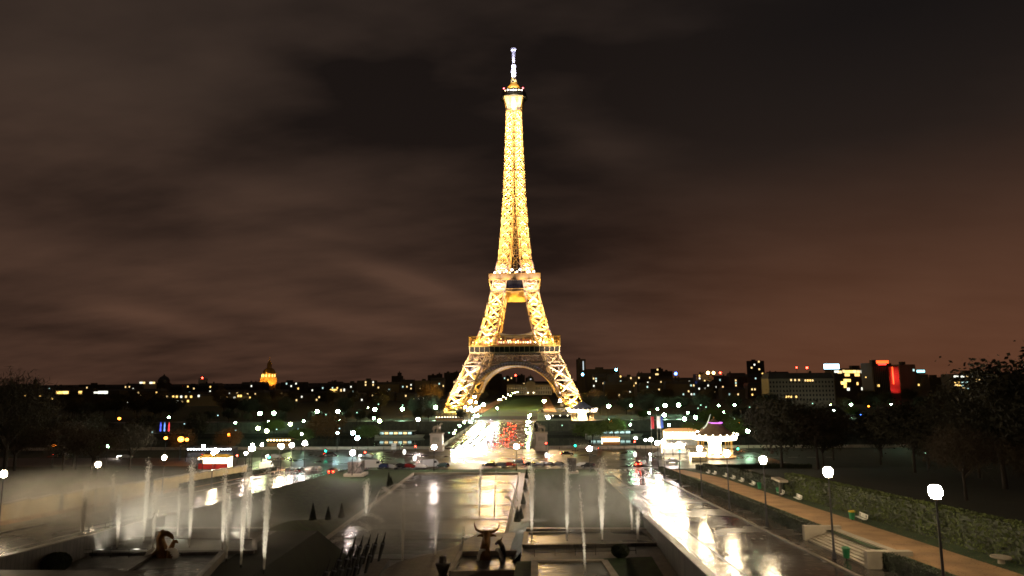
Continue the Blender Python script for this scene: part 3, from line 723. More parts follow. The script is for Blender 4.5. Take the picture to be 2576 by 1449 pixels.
def dlamp_proto(name, lm, r, h, label, grp):
    t = thing(name, label, 'street lamp', (0, 0, 0), 0, grp)
    b = MB(); b.lathe([(.14, 0), (.1, 1), (.07, h)], n=6); b.build('post', M_BLACK, t)
    b = MB(); b.ell((0, 0, h + r * .8), r, r, r * .9, 10, 6); b.build('lantern', lm, t, smooth=True)
    return t
LAMPS = []     # (x, y, z, radius) of every lantern, so no tree is planted in front of it
PROTO = {}
def dlamp(px, py, kind, size, label, grp, h=7.0, Y=None):
    m = {'g': L_GREEN, 'y': L_GREENY, 'c': L_COOL, 'p': L_PINK, 'o': L_ORANGE, 'b': L_BLUE, 'w': L_WARM2}[kind]
    hz = 26 - h - 0
    z = h
    p = atz(px, py, z) if Y is None else atY(px, py, Y)
    if Y is None and (p.y > 900 or ray(px, py).z > -.012): p = atY(px, py, 900)
    if Y is None and py > 1165: p = atr(px, py, h)
    base = zr(p.y) if p.y < 195 else 0.0
    hh = max(2.0, p.z - base)
    r = {1: .28, 2: .52, 3: .9}[size] * (1.3 if kind == 'o' else 1) * min(1.6, max(.8, p.y / 330))
    key = (kind, size)
    name = {'o': 'sodium_lamp', 'b': 'blue_lamp'}.get(kind, 'street_lamp')
    t = thing(name, label, 'street lamp', (p.x, p.y, base), 0, grp)
    if key not in PROTO:
        b = MB(); b.lathe([(.16, 0), (.12, .15), (.08, 1)], n=6); e = MB(); e.ell((0, 0, 0), 1, 1, .9, 10, 6)
        if size == 1 and kind in 'gc': m = emit('lamp_faint_' + kind, (.5, 1, .72) if kind == 'g' else (.55, .95, 1), 2.2)
        PROTO[key] = (b.mesh('post', M_BLACK), e.mesh('lantern', m, True))
    link('post', PROTO[key][0], t, (0, 0, 0), scale=(1, 1, hh - r * .8)); link('lantern', PROTO[key][1], t, (0, 0, hh), scale=(r,) * 3)
    LAMPS.append((p.x, p.y, p.z, r)); return t
WORDS = {'g': 'green-white', 'y': 'lime-white', 'c': 'cool white', 'p': 'rose-white', 'o': 'orange sodium', 'b': 'blue', 'w': 'warm white'}
def lamp_list(lst, where, grp):
    cnt = {}
    for px, py, k, sz in sorted(lst):
        i = cnt.get((k, sz), 0); cnt[(k, sz)] = i + 1
        dlamp(px, py, k, sz, ('%s%slamp, %s %s' % ({1: 'faint ', 2: '', 3: 'bright '}[sz], WORDS[k] + ' ', nth(i), where)), grp)
lamp_list([(654, 1040, 'g', 3), (689, 1039, 'g', 3), (675, 1060, 'g', 2), (649, 1077, 'y', 3), (671, 1084, 'y', 3), (730, 1067, 'y', 3), (764, 1059, 'g', 2), (798, 1035, 'g', 3), (850, 1035, 'g', 3), (855, 1057, 'g', 2), (820, 1043, 'g', 1), (943, 1030, 'g', 3), (940, 1052, 'g', 2), (955, 1059, 'y', 3), (1012, 1029, 'g', 3), (1096, 1025, 'g', 3), (898, 1038, 'g', 1), (952, 1017, 'g', 1), (1013, 1019, 'g', 1), (926, 1026, 'y', 1)],
          'from the golden dome towards the tower', 'green-white lamps west of the tower')
lamp_list([(696, 1080, 'c', 1), (750, 1079, 'c', 1), (759, 1092, 'c', 2), (854, 1078, 'c', 1), (849, 1089, 'c', 2), (888, 1089, 'c', 3), (905, 1077, 'c', 1), (899, 1102, 'c', 3)], 'along the bank before the bridge statue', 'cool lamps on the near bank')
lamp_list([(425, 1050, 'g', 2), (592, 1063, 'g', 2), (383, 1087, 'c', 1), (223, 1092, 'c', 1), (271, 1123, 'g', 2), (195, 1076, 'c', 1), (7, 1078, 'c', 1), (464, 1066, 'c', 1), (548, 1045, 'c', 1), (593, 1082, 'c', 1), (300, 1053, 'o', 2), (136, 1120, 'o', 2), (42, 1117, 'o', 1), (417, 1102, 'o', 2), (455, 1105, 'o', 3), (470, 1106, 'o', 2), (576, 1094, 'o', 2), (512, 1122, 'p', 2), (543, 1134, 'w', 3), (635, 1129, 'w', 3), (619, 1140, 'p', 2), (635, 1119, 'p', 2)],
          'in the dark park behind the cream wall', 'lamps in the western park')
lamp_list([(1454, 1020, 'g', 2), (1531, 1022, 'g', 3), (1587, 1020, 'g', 2), (1633, 1039, 'g', 2), (1654, 1029, 'g', 2), (1673, 1020, 'g', 3), (1707, 1019, 'g', 3), (1730, 1038, 'g', 2), (1750, 1050, 'g', 3), (1722, 1054, 'g', 3), (1671, 1044, 'g', 3), (1808, 1020, 'g', 2), (1848, 1019, 'g', 2), (1821, 1037, 'g', 2), (1886, 1024, 'g', 1), (1756, 1027, 'g', 1), (1763, 1019, 'g', 1), (1776, 1024, 'g', 1), (1369, 1009, 'y', 3), (1409, 1008, 'p', 3), (1414, 1070, 'g', 1), (1586, 1068, 'g', 2), (1476, 1069, 'g', 1), (1683, 1069, 'c', 2), (1743, 1067, 'c', 1), (1881, 1084, 'g', 3), (1835, 1067, 'c', 1), (1873, 1067, 'c', 1), (1537, 1063, 'o', 3), (1860, 1065, 'o', 2)],
          'from the tower towards the red sign', 'green-white lamps east of the tower')
lamp_list([(2262, 1074, 'g', 3), (2241, 1017, 'g', 2), (2141, 1018, 'g', 2), (2097, 1032, 'g', 2), (2041, 1064, 'c', 2), (2044, 1015, 'g', 1), (1989, 1019, 'g', 1), (1983, 1034, 'g', 1), (1946, 1020, 'g', 1), (2089, 1019, 'y', 1), (2330, 1140, 'g', 1), (2389, 1014, 'g', 1), (2425, 1027, 'g', 1), (2086, 1079, 'c', 1), (2222, 1074, 'o', 2), (1936, 1072, 'o', 2), (2264, 1065, 'o', 1), (2185, 1022, 'o', 1), (2567, 1067, 'o', 1), (2554, 1075, 'o', 1), (2008, 999, 'o', 1), (2255, 1033, 'b', 1), (2166, 1043, 'b', 1)],
          'among dark trees below the red sign', 'lamps in the eastern park')
lamp_list([(659, 1119, 'p', 2), (708, 1123, 'w', 3), (734, 1120, 'p', 3), (767, 1115, 'p', 3), (887, 1139, 'p', 3), (1092, 1125, 'p', 3), (1299, 1123, 'p', 3), (1483, 1129, 'p', 3), (1379, 1050, 'p', 3), (1052, 1055, 'p', 3), (1599, 1102, 'p', 2), (1624, 1107, 'p', 2), (1654, 1114, 'p', 3), (1691, 1093, 'p', 3), (1756, 1089, 'p', 3)],
          'from the cream wall towards the carousel', 'rose-white lamps around the square')
# the two rows on the bridge and the row beside the long lawn
for s, nm in ((-1, 'western'), (1, 'eastern')):
    for i in range(13):
        Y = 262 + i * 11.6
        x, y, w = proj((s * 15.2 + .5 * sin(i * 2.1), Y + 2 * sin(i * 3.3), 5.2 + 1.1 * sin(i * 5.1))); dlamp(x, y, 'y' if i % 3 else 'g', 2 if i % 2 else 1, 'lime-white lamp on the %s bridge parapet, %s from the square' % (nm, nth(i)), 'lamps along the bridge', Y=Y)
for i in range(9):
    x, y = 1254 + 48 * i / 8, 1006 - 21 * i / 8
    dlamp(x, y + 3 * sin(i * 2.7), 'y', 1, 'lime-white lamp beside the long lawn under the arch, %s from the bridge' % nth(i), 'lamps beside the long lawn', Y=560 + 42 * i)
lamp_list([(1176, 1031, 'p', 2), (1184, 1027, 'c', 3), (1190, 1033, 'p', 3), (1198, 1029, 'c', 3), (1205, 1024, 'p', 2), (1171, 1024, 'w', 2), (1197, 1012, 'g', 2), (1183, 1010, 'w', 3), (1216, 1018, 'g', 3), (1251, 1027, 'g', 2), (1194, 998, 'w', 3), (1205, 998, 'b', 2), (1412, 995, 'b', 2)], 'at the feet of the tower', 'lamps at the feet of the tower')

# ================================================================== TREES
def tree_mesh(seed, n_cl=90, per=70, flat=.8, leaf=.022, bare=False):
    r = random.Random(seed); b = MB(); t = MB()
    cl = []
    for i in range(n_cl):
        while True:
            p = Vector((r.uniform(-1, 1), r.uniform(-1, 1), r.uniform(-1, 1)))
            if .25 < p.length < 1: break
        cl.append((Vector((p.x * .5, p.y * .5, .68 + p.z * .33 * flat)), r.uniform(.07, .15)))
    for c, rad in cl:
        for k in range(per):
            d = Vector((r.gauss(0, 1), r.gauss(0, 1), r.gauss(0, .8))) * rad * .62; q = c + d
            s = leaf * r.uniform(.5, 1.2); u = Vector((r.uniform(-1, 1), r.uniform(-1, 1), r.uniform(-1, 1))).normalized(); v = u.orthogonal().normalized()
            if bare: b.quad(q - u * s * 1.8, q + v * s * .12, q + u * s * 1.8, q - v * s * .12)
            else: b.quad(q - u * s, q + v * s * .6, q + u * s, q - v * s * .6)
    t.cyl((0, 0, 0), (.01, 0, .4), .028, .02, 7)
    for i in range(11):
        c, rad = cl[i * 3 % len(cl)]; m_ = Vector((c.x * .4, c.y * .4, .34 + (c.z - .34) * .5))
        t.cyl((.01, 0, .28 + .012 * i), m_, .014, .009, 5, False); t.cyl(m_, c, .009, .003, 4, False)
    return b, t
TV = {}
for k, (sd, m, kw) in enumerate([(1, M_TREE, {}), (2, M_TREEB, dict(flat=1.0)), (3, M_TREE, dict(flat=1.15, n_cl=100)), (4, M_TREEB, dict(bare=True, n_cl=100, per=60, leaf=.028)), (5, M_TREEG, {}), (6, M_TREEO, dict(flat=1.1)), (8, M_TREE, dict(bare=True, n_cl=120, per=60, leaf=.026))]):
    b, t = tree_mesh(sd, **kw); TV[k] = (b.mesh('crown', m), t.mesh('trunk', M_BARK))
TKIND = ['dark leafy tree', 'brown leafy tree', 'tall dark tree', 'bare twiggy tree', 'green lit tree', 'orange lit tree', 'bare dark tree']
TCNT = {}
NTREE = [0]
def tree(x, y, z, h, w, k, where, grp, keep=False):
    zc_ = z + .68 * h
    X, Yp, D = proj((x, y, zc_)); R = w * .5 * FPX / D; RV = h * .33 * FPX / D
    for lx, ly, lz, lr in LAMPS + NEARL:
        if ly > y - 1 and not keep:
            a, e, dd = proj((lx, ly, lz))
            if abs(a - X) < R * .95 and abs(e - Yp) < RV * 1.0: return None
    i = TCNT.get((k, where), 0); TCNT[(k, where)] = i + 1
    t = thing('tree', '%s, %s %s' % (TKIND[k], nth(i), where), 'tree', (x, y, z), random.uniform(0, 6.28), grp)
    link('crown', TV[k][0], t, scale=(w, w, h)); link('trunk', TV[k][1], t, scale=(h * .8, h * .8, h)); NTREE[0] += 1
    return t
rt = random.Random(11)
def grove(n, xr, yr, hr, kinds, where, grp, zf=lambda x, y: 0.0, tries=9):
    pts = []
    for _ in range(n):
        for _k in range(tries):
            x, y = rt.uniform(*xr), rt.uniform(*yr); h = rt.uniform(*hr)
            if any((x - a) ** 2 + (y - c) ** 2 < (h * .38) ** 2 for a, c in pts): continue
            if tree(x, y, zf(x, y), h, h * rt.uniform(.75, 1.0), rt.choice(kinds), where, grp): pts.append((x, y)); break
gp = lambda x, y: zr(y) + 2.0
for i_, (x_, y_, h_, k_) in enumerate([(-72, 168, 12, 3), (-80, 180, 14, 6), (-88, 158, 13, 3), (-95, 184, 13, 6), (-104, 170, 14, 3), (-112, 186, 13, 6), (-122, 176, 14, 3), (-132, 188, 14, 6), (-142, 176, 14, 3), (-154, 190, 14, 6), (-66, 186, 11, 6), (-100, 192, 15, 2), (-78, 196, 14, 2), (-120, 196, 15, 2)]):
    tree(x_, y_, zr(y_) + .8, h_, h_ * .95, k_, 'in the avenue rows behind the cream wall', 'avenue trees behind the cream wall', proj((x_, y_, 8))[0] < 330)
for i_, (x_, y_, h_, k_) in enumerate([(104, 200, 12, 0), (113, 214, 14, 2), (122, 203, 13, 6), (132, 222, 15, 0), (142, 206, 13, 2), (152, 225, 15, 6), (162, 210, 14, 0), (100, 232, 14, 2), (118, 240, 15, 0), (172, 224, 15, 2)]):
    tree(x_, y_, 0, h_, h_ * 1.05, k_, 'in the dark rows beside the carousel', 'dark trees beside the carousel', True)
grove(16, (-190, -72), (120, 188), (12, 17), (0, 2, 3, 6, 0), 'in the park behind the cream wall', 'trees in the western park', gp)
grove(16, (-230, -66), (254, 290), (9, 13), (0, 1, 2, 6), 'on the near bank before the dark park', 'trees along the river')
grove(26, (-330, -40), (432, 500), (11, 16), (0, 2, 1, 6), 'on the far bank under the golden dome', 'trees on the far bank west of the tower')
grove(22, (-420, -75), (520, 760), (13, 18), (0, 2, 1), 'beyond the far bank under the golden dome', 'trees beyond the far bank west of the tower')
grove(14, (-70, -40), (640, 1000), (11, 14), (0, 2), 'west of the long lawn', 'trees beside the long lawn')
grove(14, (40, 70), (640, 1000), (11, 14), (0, 2), 'east of the long lawn', 'trees beside the long lawn')
grove(16, (-200, -22), (404, 408), (6, 9), (0, 2, 6), 'on the far quay west of the bridge', 'quay trees west of the bridge')
grove(16, (22, 220), (404, 408), (6, 9), (0, 2, 6, 4), 'on the far quay east of the bridge', 'quay trees east of the bridge')
grove(24, (50, 330), (432, 500), (11, 16), (0, 2, 1, 6), 'on the far bank under the lit hotel', 'trees on the far bank east of the tower')
grove(22, (85, 470), (520, 760), (13, 18), (0, 2, 1), 'beyond the far bank under the lit hotel', 'trees beyond the far bank east of the tower')
grove(14, (120, 260), (215, 300), (10, 14), (0, 1, 2, 3), 'behind the carousel', 'trees around the carousel')
grove(26, (80, 200), (90, 190), (9, 13), (0, 2, 3, 6), 'in the dark park above the benches', 'trees in the eastern park', gp)
def ptree(px, py, Y, h, w, k, where, z=0.0):
    p = atY(px, py, Y); tree(p.x, Y, z, h, w, k, where, None, True)
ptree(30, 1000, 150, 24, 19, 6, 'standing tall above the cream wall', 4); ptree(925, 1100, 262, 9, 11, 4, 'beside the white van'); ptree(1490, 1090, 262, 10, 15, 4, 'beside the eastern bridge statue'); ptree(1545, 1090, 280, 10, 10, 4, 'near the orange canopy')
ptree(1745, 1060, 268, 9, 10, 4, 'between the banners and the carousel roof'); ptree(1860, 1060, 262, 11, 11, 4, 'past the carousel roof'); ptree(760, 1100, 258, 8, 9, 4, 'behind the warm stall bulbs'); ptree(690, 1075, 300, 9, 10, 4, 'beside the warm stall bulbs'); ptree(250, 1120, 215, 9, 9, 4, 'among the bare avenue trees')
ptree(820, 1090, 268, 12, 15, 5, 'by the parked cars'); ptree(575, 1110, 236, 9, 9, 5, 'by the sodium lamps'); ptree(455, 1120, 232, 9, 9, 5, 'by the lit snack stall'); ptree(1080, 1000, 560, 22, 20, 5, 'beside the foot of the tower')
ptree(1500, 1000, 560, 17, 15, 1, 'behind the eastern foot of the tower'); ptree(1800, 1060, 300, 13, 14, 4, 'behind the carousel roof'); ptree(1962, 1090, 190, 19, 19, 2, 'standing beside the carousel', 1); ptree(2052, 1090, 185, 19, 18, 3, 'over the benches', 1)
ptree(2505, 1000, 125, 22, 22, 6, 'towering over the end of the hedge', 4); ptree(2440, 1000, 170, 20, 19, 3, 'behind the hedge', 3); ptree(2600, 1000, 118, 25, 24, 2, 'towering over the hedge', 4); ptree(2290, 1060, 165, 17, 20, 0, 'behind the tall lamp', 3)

# ================================================================== CITY
bx1 = MB(); bx1.box(-.5, -.12, -.5, .5, .03, .5)
WINM = {k: bx1.mesh('window', m) for k, m in (('w', L_WIN), ('y', L_WINY), ('c', L_WINC), ('t', L_WINW))}
M_DIMW = mat('unlit_window', (.02, .02, .025), .15); WINM['d'] = bx1.mesh('window', M_DIMW)
rb_ = random.Random(5)
BUILT = [0]
def building(px0, px1, ytop, Y, label, wallm=None, roof='mansard', nwin=4, wins=None, kinds='wwytc', dep=16, name='apartment_building', cat='building', grp=None, base=0.0, wsize=(1.5, 2.0), floors=True, rows=None, dark=0):
    a, c = atY(px0, ytop, Y), atY(px1, ytop, Y)
    w = c.x - a.x; h = max(6, (a.z + c.z) / 2 - base); cx = (a.x + c.x) / 2
    t = thing(name, label, cat, (cx, Y, base), 0, grp)
    b = MB(); hw = h * (.84 if roof == 'mansard' else 1.0)
    b.box(-w / 2, 0, 0, w / 2, dep, hw)
    if floors:
        nf = max(2, int(hw / 3.2))
        for i in range(1, nf): b.box(-w / 2 - .1, -.18, hw * i / nf - .12, w / 2 + .1, 0.0, hw * i / nf + .12)
    wl = b.build('wall', wallm or rb_.choice([M_CITY, M_CITYD, M_CITYD]), t)
    if dark:          # unlit windows of the nearer fronts, one by one
        nc = dark
        for i in range(5):
            for j in range(nc): link('window', WINM['d'], t, (-w / 2 + w * (j + .5) / nc, -.08, hw * (.30 + .145 * i)), scale=(1.1, 1, 1.7))
    b = MB()
    if roof == 'mansard':
        b.v += [(-w / 2 - .2, -.2, hw), (w / 2 + .2, -.2, hw), (w / 2 + .2, dep + .2, hw), (-w / 2 - .2, dep + .2, hw), (-w / 2 + 1.2, 2.2, h), (w / 2 - 1.2, 2.2, h), (w / 2 - 1.2, dep - 2, h), (-w / 2 + 1.2, dep - 2, h)]
        b.f += [(0, 3, 2, 1), (4, 5, 6, 7), (0, 1, 5, 4), (1, 2, 6, 5), (2, 3, 7, 6), (3, 0, 4, 7)]
        r = b.build('roof', M_ROOF, t); m_ = MB(); n = rb_.randint(1, 4)
        for i in range(n):
            x = rb_.uniform(-w / 2 + 2, w / 2 - 2); m_.box(x - .9, 3, h - .5, x + .9, 4.2, h + rb_.uniform(1, 2.4))
        m_.build('chimney', M_CITYD, r)
    elif roof == 'flat':
        b.box(-w / 2 + .3, .3, h, w / 2 - .3, dep - .3, h + .5); r = b.build('roof', M_CITYD, t)
        m_ = MB(); x = rb_.uniform(-w / 4, w / 4); m_.box(x - w * .12, 3, h + .5, x + w * .12, 8, h + 3.2); m_.build('plant_room', M_CITYD, r)
    k = max(1.0, Y / 700)
    if wins is not None:
        for px, py, kd, ww, wh in wins:
            p = atY(px, py, Y); link('window', WINM[kd], t, (p.x - cx, -.1, p.z - base), scale=(ww, 1, wh))
    else:
        nf = max(2, int(hw / 3.2)); nc = max(2, int(w / 3.2)); used = set()
        for _ in range(nwin):
            i, j = (rb_.choice(rows) if rows else rb_.randint(max(0, nf - 4), nf - 1)), rb_.randint(0, nc - 1)
            if (i, j) in used or i < 0 or i >= nf: continue
            used.add((i, j))
            link('window', WINM[rb_.choice(kinds)], t, (-w / 2 + w * (j + .5) / nc, -.1, hw * (i + .5) / nf), scale=(wsize[0] * k ** .5, 1, wsize[1] * k ** .5))
    BUILT[0] += 1
    return t, cx, w, h
# skyline rows: west
px = -40; i = 0
hts = [974, 966, 972, 970, 975, 968, 971, 965, 972, 968, 970, 964, 969, 961, 966, 962, 968, 960, 964, 958, 961, 955, 958, 950]
while px < 1120:
    w = rb_.choice([38, 46, 54, 62]); 
    building(px, px + w - 2, hts[i % len(hts)], rb_.uniform(880, 1150), 'dim city block, %s along the skyline from the bare tree to the tower' % nth(i), nwin=rb_.randint(1, 5), roof=rb_.choice(['mansard', 'mansard', 'flat']), grp='skyline blocks west of the tower')
    px += w; i += 1
px = -20; i = 0
while px < 1090:
    w = rb_.choice([52, 64, 80])
    building(px, px + w - 6, rb_.uniform(978, 992), rb_.uniform(790, 860), 'shadowy apartment row, %s behind the western trees counting towards the tower' % nth(i), nwin=rb_.randint(2, 7), grp='apartment rows west of the tower', kinds='wwyt')
    px += w + rb_.choice([0, 0, 14]); i += 1
px = 1490; i = 0
hts = [940, 944, 948, 938, 946, 950, 942, 945, 938, 941, 935, 946, 940, 944, 936, 943]
while px < 1960:
    w = rb_.choice([38, 46, 54]); 
    building(px, px + w - 2, hts[i % len(hts)], rb_.uniform(880, 1150), 'dim city block, %s along the skyline from the tower to the pale hotel' % nth(i), nwin=rb_.randint(2, 7), roof=rb_.choice(['mansard', 'flat']), grp='skyline blocks east of the tower')
    px += w; i += 1
px = 1520; i = 0
while px < 1930:
    w = rb_.choice([52, 64, 80])
    building(px, px + w - 6, rb_.uniform(958, 976), rb_.uniform(790, 860), 'shadowy apartment row, %s behind the eastern trees counting from the tower' % nth(i), nwin=rb_.randint(2, 6), grp='apartment rows east of the tower')
    px += w + rb_.choice([0, 10]); i += 1
px = 2290; i = 0
while px < 2640:
    w = rb_.choice([48, 60, 70])
    building(px, px + w - 3, rb_.uniform(930, 950), rb_.uniform(700, 860), 'dark block, %s on the skyline past the red tower block' % nth(i), nwin=rb_.randint(0, 3), roof='flat', grp='skyline blocks past the red tower block')
    px += w; i += 1
# high rises far off
for i, (a, c, yt, n) in enumerate([(985, 1010, 946, 8), (1000, 1006, 938, 3), (1076, 1096, 944, 8), (1098, 1110, 941, 5), (1117, 1140, 938, 10), (1141, 1153, 936, 6), (1640, 1668, 928, 14), (1670, 1692, 934, 8), (1884, 1922, 908, 16), (1230, 1262, 941, 4), (1300, 1320, 944, 8), (1322, 1340, 950, 6)]):
    building(a, c, yt, 1350 + 10 * i, 'distant tower block with a scatter of lit windows, %s from the golden dome' % nth(i), M_CITYD, 'flat', n, dep=18, grp='distant tower blocks', name='tower_block', wsize=(2.2, 2.4), rows=list(range(4, 40)), kinds='wtyw')
building(1263, 1297, 949, 1250, 'dark slab tower seen through the great arch with a red roof light', M_CITYD, 'flat', 3, dep=25, name='tower_block', rows=[6, 7, 8])
t, cx, w, h = building(1451, 1473, 904, 1220, 'slim dark tower block with one bright vertical strip beside the tower', M_CITY, 'flat', 0, dep=25, name='tower_block', floors=False)
b = MB(); p0, p1 = atY(1466, 909, 1219.4), atY(1468.5, 931, 1219.4); b.box(p0.x - cx, -.7, p1.z, p1.x - cx, -.4, p0.z); b.build('light_strip', emit('strip_white', (.7, .85, .9), 1.1), t)
building(1474, 1557, 929, 1000, 'long dark office slab with greenish windows beside the slim tower block', M_CITYD, 'flat', 9, kinds='ccyt', name='office_building', rows=[5, 6, 7, 8])
# the hall with a dome at the end of the long lawn
t = thing('domed_hall', 'pale classical hall with a slate dome framed by the great arch', 'building', (5, 1085, 0))
Y = 1085
def lx(px, py): p = atY(px, py, Y); return p.x - 5, p.z
x0, _ = lx(1275, 960); x1, _ = lx(1388, 960); zt = lx(1330, 968)[1]
b = MB(); b.box(x0, 0, 0, x1, 16, zt); n = 26
for i in range(n):
    x = x0 + (x1 - x0) * (i + .5) / n; b.box(x - .45, -.7, .5, x + .45, 0, zt - 1.5)
b.box(x0 - .4, -.9, zt - 1.4, x1 + .4, 0, zt - .6); hw_ = b.build('wall', mat('hall_stone', (.42, .36, .25), .7, 0, .15, .05), t)
for i in range(n - 1):
    x = x0 + (x1 - x0) * (i + 1) / n
    for z_, h_ in ((zt * .25, zt * .26), (zt * .66, zt * .22)): link('window', WINM['d'], t, (x, -.1, z_), scale=(1.3, 1, h_))
b = MB(); b.box(x0 + 1, 1, zt, x1 - 1, 15, zt + 1.8); b.build('roof', M_ROOF, t)
xc = lx(1335, 960)[0]; w2 = 7.6
b = MB(); b.box(xc - w2, -2, 0, xc + w2, 14, zt + 4)
for i in range(5): b.box(xc - w2 + 3.4 * i, -2.8, .5, xc - w2 + 3.4 * i + 1.2, -2, zt + 2.4)
b.v += [(xc - w2, -2.9, zt + 4), (xc + w2, -2.9, zt + 4), (xc, -2.9, zt + 6.6)]; k = len(b.v); b.f.append((k - 3, k - 2, k - 1)); b.build('portico', mat('hall_stone', (.42, .36, .25)), t)
b = MB(); zb = zt + 4; b.lathe([(8.2, zb), (8.0, zb + 3.5), (7.0, zb + 6.5), (5.0, zb + 9), (3, zb + 9.8)], (xc, 5, 0), 4, True); d_ = b.build('dome', M_ROOF, t)
b = MB(); b.lathe([(1.2, zb + 9.8), (1.2, zb + 12), (.15, zb + 13.5), (.1, zb + 16)], (xc, 5, 0), 8); b.build('lantern_turret', M_CITYP, d_)
for x in (-4.5, 4.5): b = MB(); b.ell((xc + x, -3.4, 4.0), .9, .4, .9); b.build('door_lamp', emit('hall_lamp', (1, .9, .6), 6), t)
b = MB(); b.ell((xc, -.2, zb + 5), 1.3, .4, 1.3); b.build('clock_face', emit('clock_white', (.8, .85, .9), .9), t)
for xx in (-38, -22, -8, 8, 22, 36): light('wall_washer', 'SPOT', t, (xc + xx, -9, 1), 650, (1, .82, .5), .5, 110, (xc + xx, 0, 9))
# golden dome church
t = thing('domed_church', 'floodlit golden church dome with lantern and spire on the skyline', 'church', (atY(676, 960, 1000).x, 1000, 0))
g = lambda py: atY(676, py, 1000).z
s_ = 1000 / FPX
M_GD = mat('dome_gilding', (.55, .30, .05), .5, .2, .3, .3); M_GS = mat('dome_stone', (.42, .25, .1), .7, 0, .2, .2)
b = MB(); b.lathe([(19 * s_, 0), (19 * s_, g(966)), (19.5 * s_, g(965))], n=4, sq=True); b.build('wall', M_GS, t)
b = MB(); b.lathe([(17.5 * s_, g(966)), (17.5 * s_, g(953)), (19 * s_, g(952)), (19 * s_, g(950)), (16.5 * s_, g(949)), (16.5 * s_, g(941)), (17.6 * s_, g(940))], n=24)
for i in range(16):
    A = 2 * pi * i / 16; b.cyl((18.6 * s_ * cos(A), 18.6 * s_ * sin(A), g(965)), (18.6 * s_ * cos(A), 18.6 * s_ * sin(A), g(953)), .8, n=6)
b.build('drum', M_GS, t)
for i in range(7):
    A = pi + pi * (i + .5) / 7; b = MB(); b.box(-.8, -.3, -2, .8, .3, 2); o = b.build('window', emit('church_window', (1, .7, .2), 2.0), t, (16.9 * s_ * cos(A), 16.9 * s_ * sin(A), g(945))); o.rotation_euler = (0, 0, A + pi / 2)
b = MB(); b.lathe([(16 * s_, g(940)), (15.5 * s_, g(936)), (13 * s_, g(931)), (9 * s_, g(927)), (7 * s_, g(926))], n=20); d_ = b.build('dome', M_GD, t)
b = MB(); b.lathe([(6 * s_, g(926)), (5.5 * s_, g(917)), (6.3 * s_, g(916)), (4 * s_, g(912)), (1.4 * s_, g(908)), (.4 * s_, g(898))], n=10); b.build('lantern_turret', M_GD, d_)
for A in range(6):
    a_ = pi + pi * (A + .5) / 6; r_ = 34 * s_; light('flood_spot', 'SPOT', t, (r_ * cos(a_), r_ * sin(a_), g(975)), 26000, (1, .48, .07), .6, 70, (0, 0, g(938)))
    light('projector', 'POINT', t, (21 * s_ * cos(a_), 21 * s_ * sin(a_), g(947)), 900, (1, .5, .07), .4)
light('flood_spot', 'SPOT', t, (0, -17 * s_, g(939)), 6000, (1, .62, .15), .4, 80, (0, 0, g(917)))
# other landmarks of the western skyline
def steeple(px, py0, w, Y, label, m, emis=None):
    p = atY(px, py0, Y); t = thing('church_steeple', label, 'church', (p.x, Y, 0)); s = Y / FPX
    b = MB(); b.box(-w * s, -w * s, 0, w * s, w * s, p.z * .62); b.build('tower_shaft', m, t)
    b = MB(); b.lathe([(w * s * 1.3, p.z * .62), (w * s * .6, p.z * .85), (.1, p.z)], n=8); b.build('spire', m, t)
steeple(90, 947, 5, 1000, 'pointed dark church steeple on the skyline beside the bare tree', M_CITY)
t = thing('domed_roof', 'dark pointed dome silhouette rising above the western rooftops', 'building', (atY(412, 960, 1000).x, 1000, 0)); zt = atY(412, 943, 1000).z
b = MB(); b.box(-7, -7, 0, 7, 7, zt - 12); b.build('wall', M_CITYD, t); b = MB(); b.lathe([(8.5, zt - 12), (8.5, zt - 8), (6, zt - 4), (1.5, zt - 1), (.2, zt + 1.5)], n=12); b.build('dome', M_ROOF, t)
t, cx, w, h = building(499, 514, 953, 1100, 'greenish floodlit water tower with a red beacon on the skyline', mat('lit_green_wall', (.6, .62, .5), .7), 'flat', 0, dep=12, name='tower_block', floors=False)
light('flood_spot', 'SPOT', t, (0, -14, h * .4), 11000, (.65, 1, .65), .5, 80, (0, 0, h * .9))
b = MB(); b.ell((0, 3, h + 1.6), 1.2, 1.2, 1.2); b.build('beacon', L_RED, t)
t, cx, w, h = building(350, 394, 960, 1080, 'pair of floodlit white pavilion roofs on the western skyline', mat('white_wall_lit', (.6, .55, .42), .7), None, 0, wins=[(355, 963, 't', 5, 3), (362, 963, 'w', 4, 3), (380, 963, 't', 5, 3), (387, 963, 'w', 4, 3)])
building(140, 300, 985, 730, 'long low building with bright yellow and white ground lights behind the bare tree', M_CITYD, 'flat', 0, wins=[(146, 987.5, 'y', 4, 3), (160, 987.5, 'y', 10, 3), (166, 987.5, 'y', 6, 3), (202, 987.5, 'y', 4, 3.4), (245, 987.5, 't', 8, 2), (257, 987, 't', 9, 3), (267, 987, 't', 4, 3)])
building(392, 610, 992, 700, 'pale stone mansion with a row of lit upper windows behind the western park', M_CITYP, 'mansard', 0, wins=[(x, y, k, 2.0, 2.2) for x, y, k in [(420, 998, 'w'), (436, 998, 'y'), (445, 998, 'y'), (456, 998, 't'), (468, 998, 'w'), (481, 998, 'y'), (433, 1010, 'w'), (446, 1009, 't'), (458, 1009, 'w'), (473, 1009, 'y'), (500, 996, 't'), (556, 1000, 'w'), (570, 999, 'y'), (590, 1001, 't'), (600, 996, 'y'), (606, 996, 'y')]])
building(828, 870, 978, 800, 'apartment corner with one big amber window near the golden dome', M_CITY, 'mansard', 0, wins=[(837, 984, 'y', 7, 5), (845, 984, 'y', 3, 5), (866, 981, 't', 1.6, 3), (858, 982, 'w', 1.6, 3)])
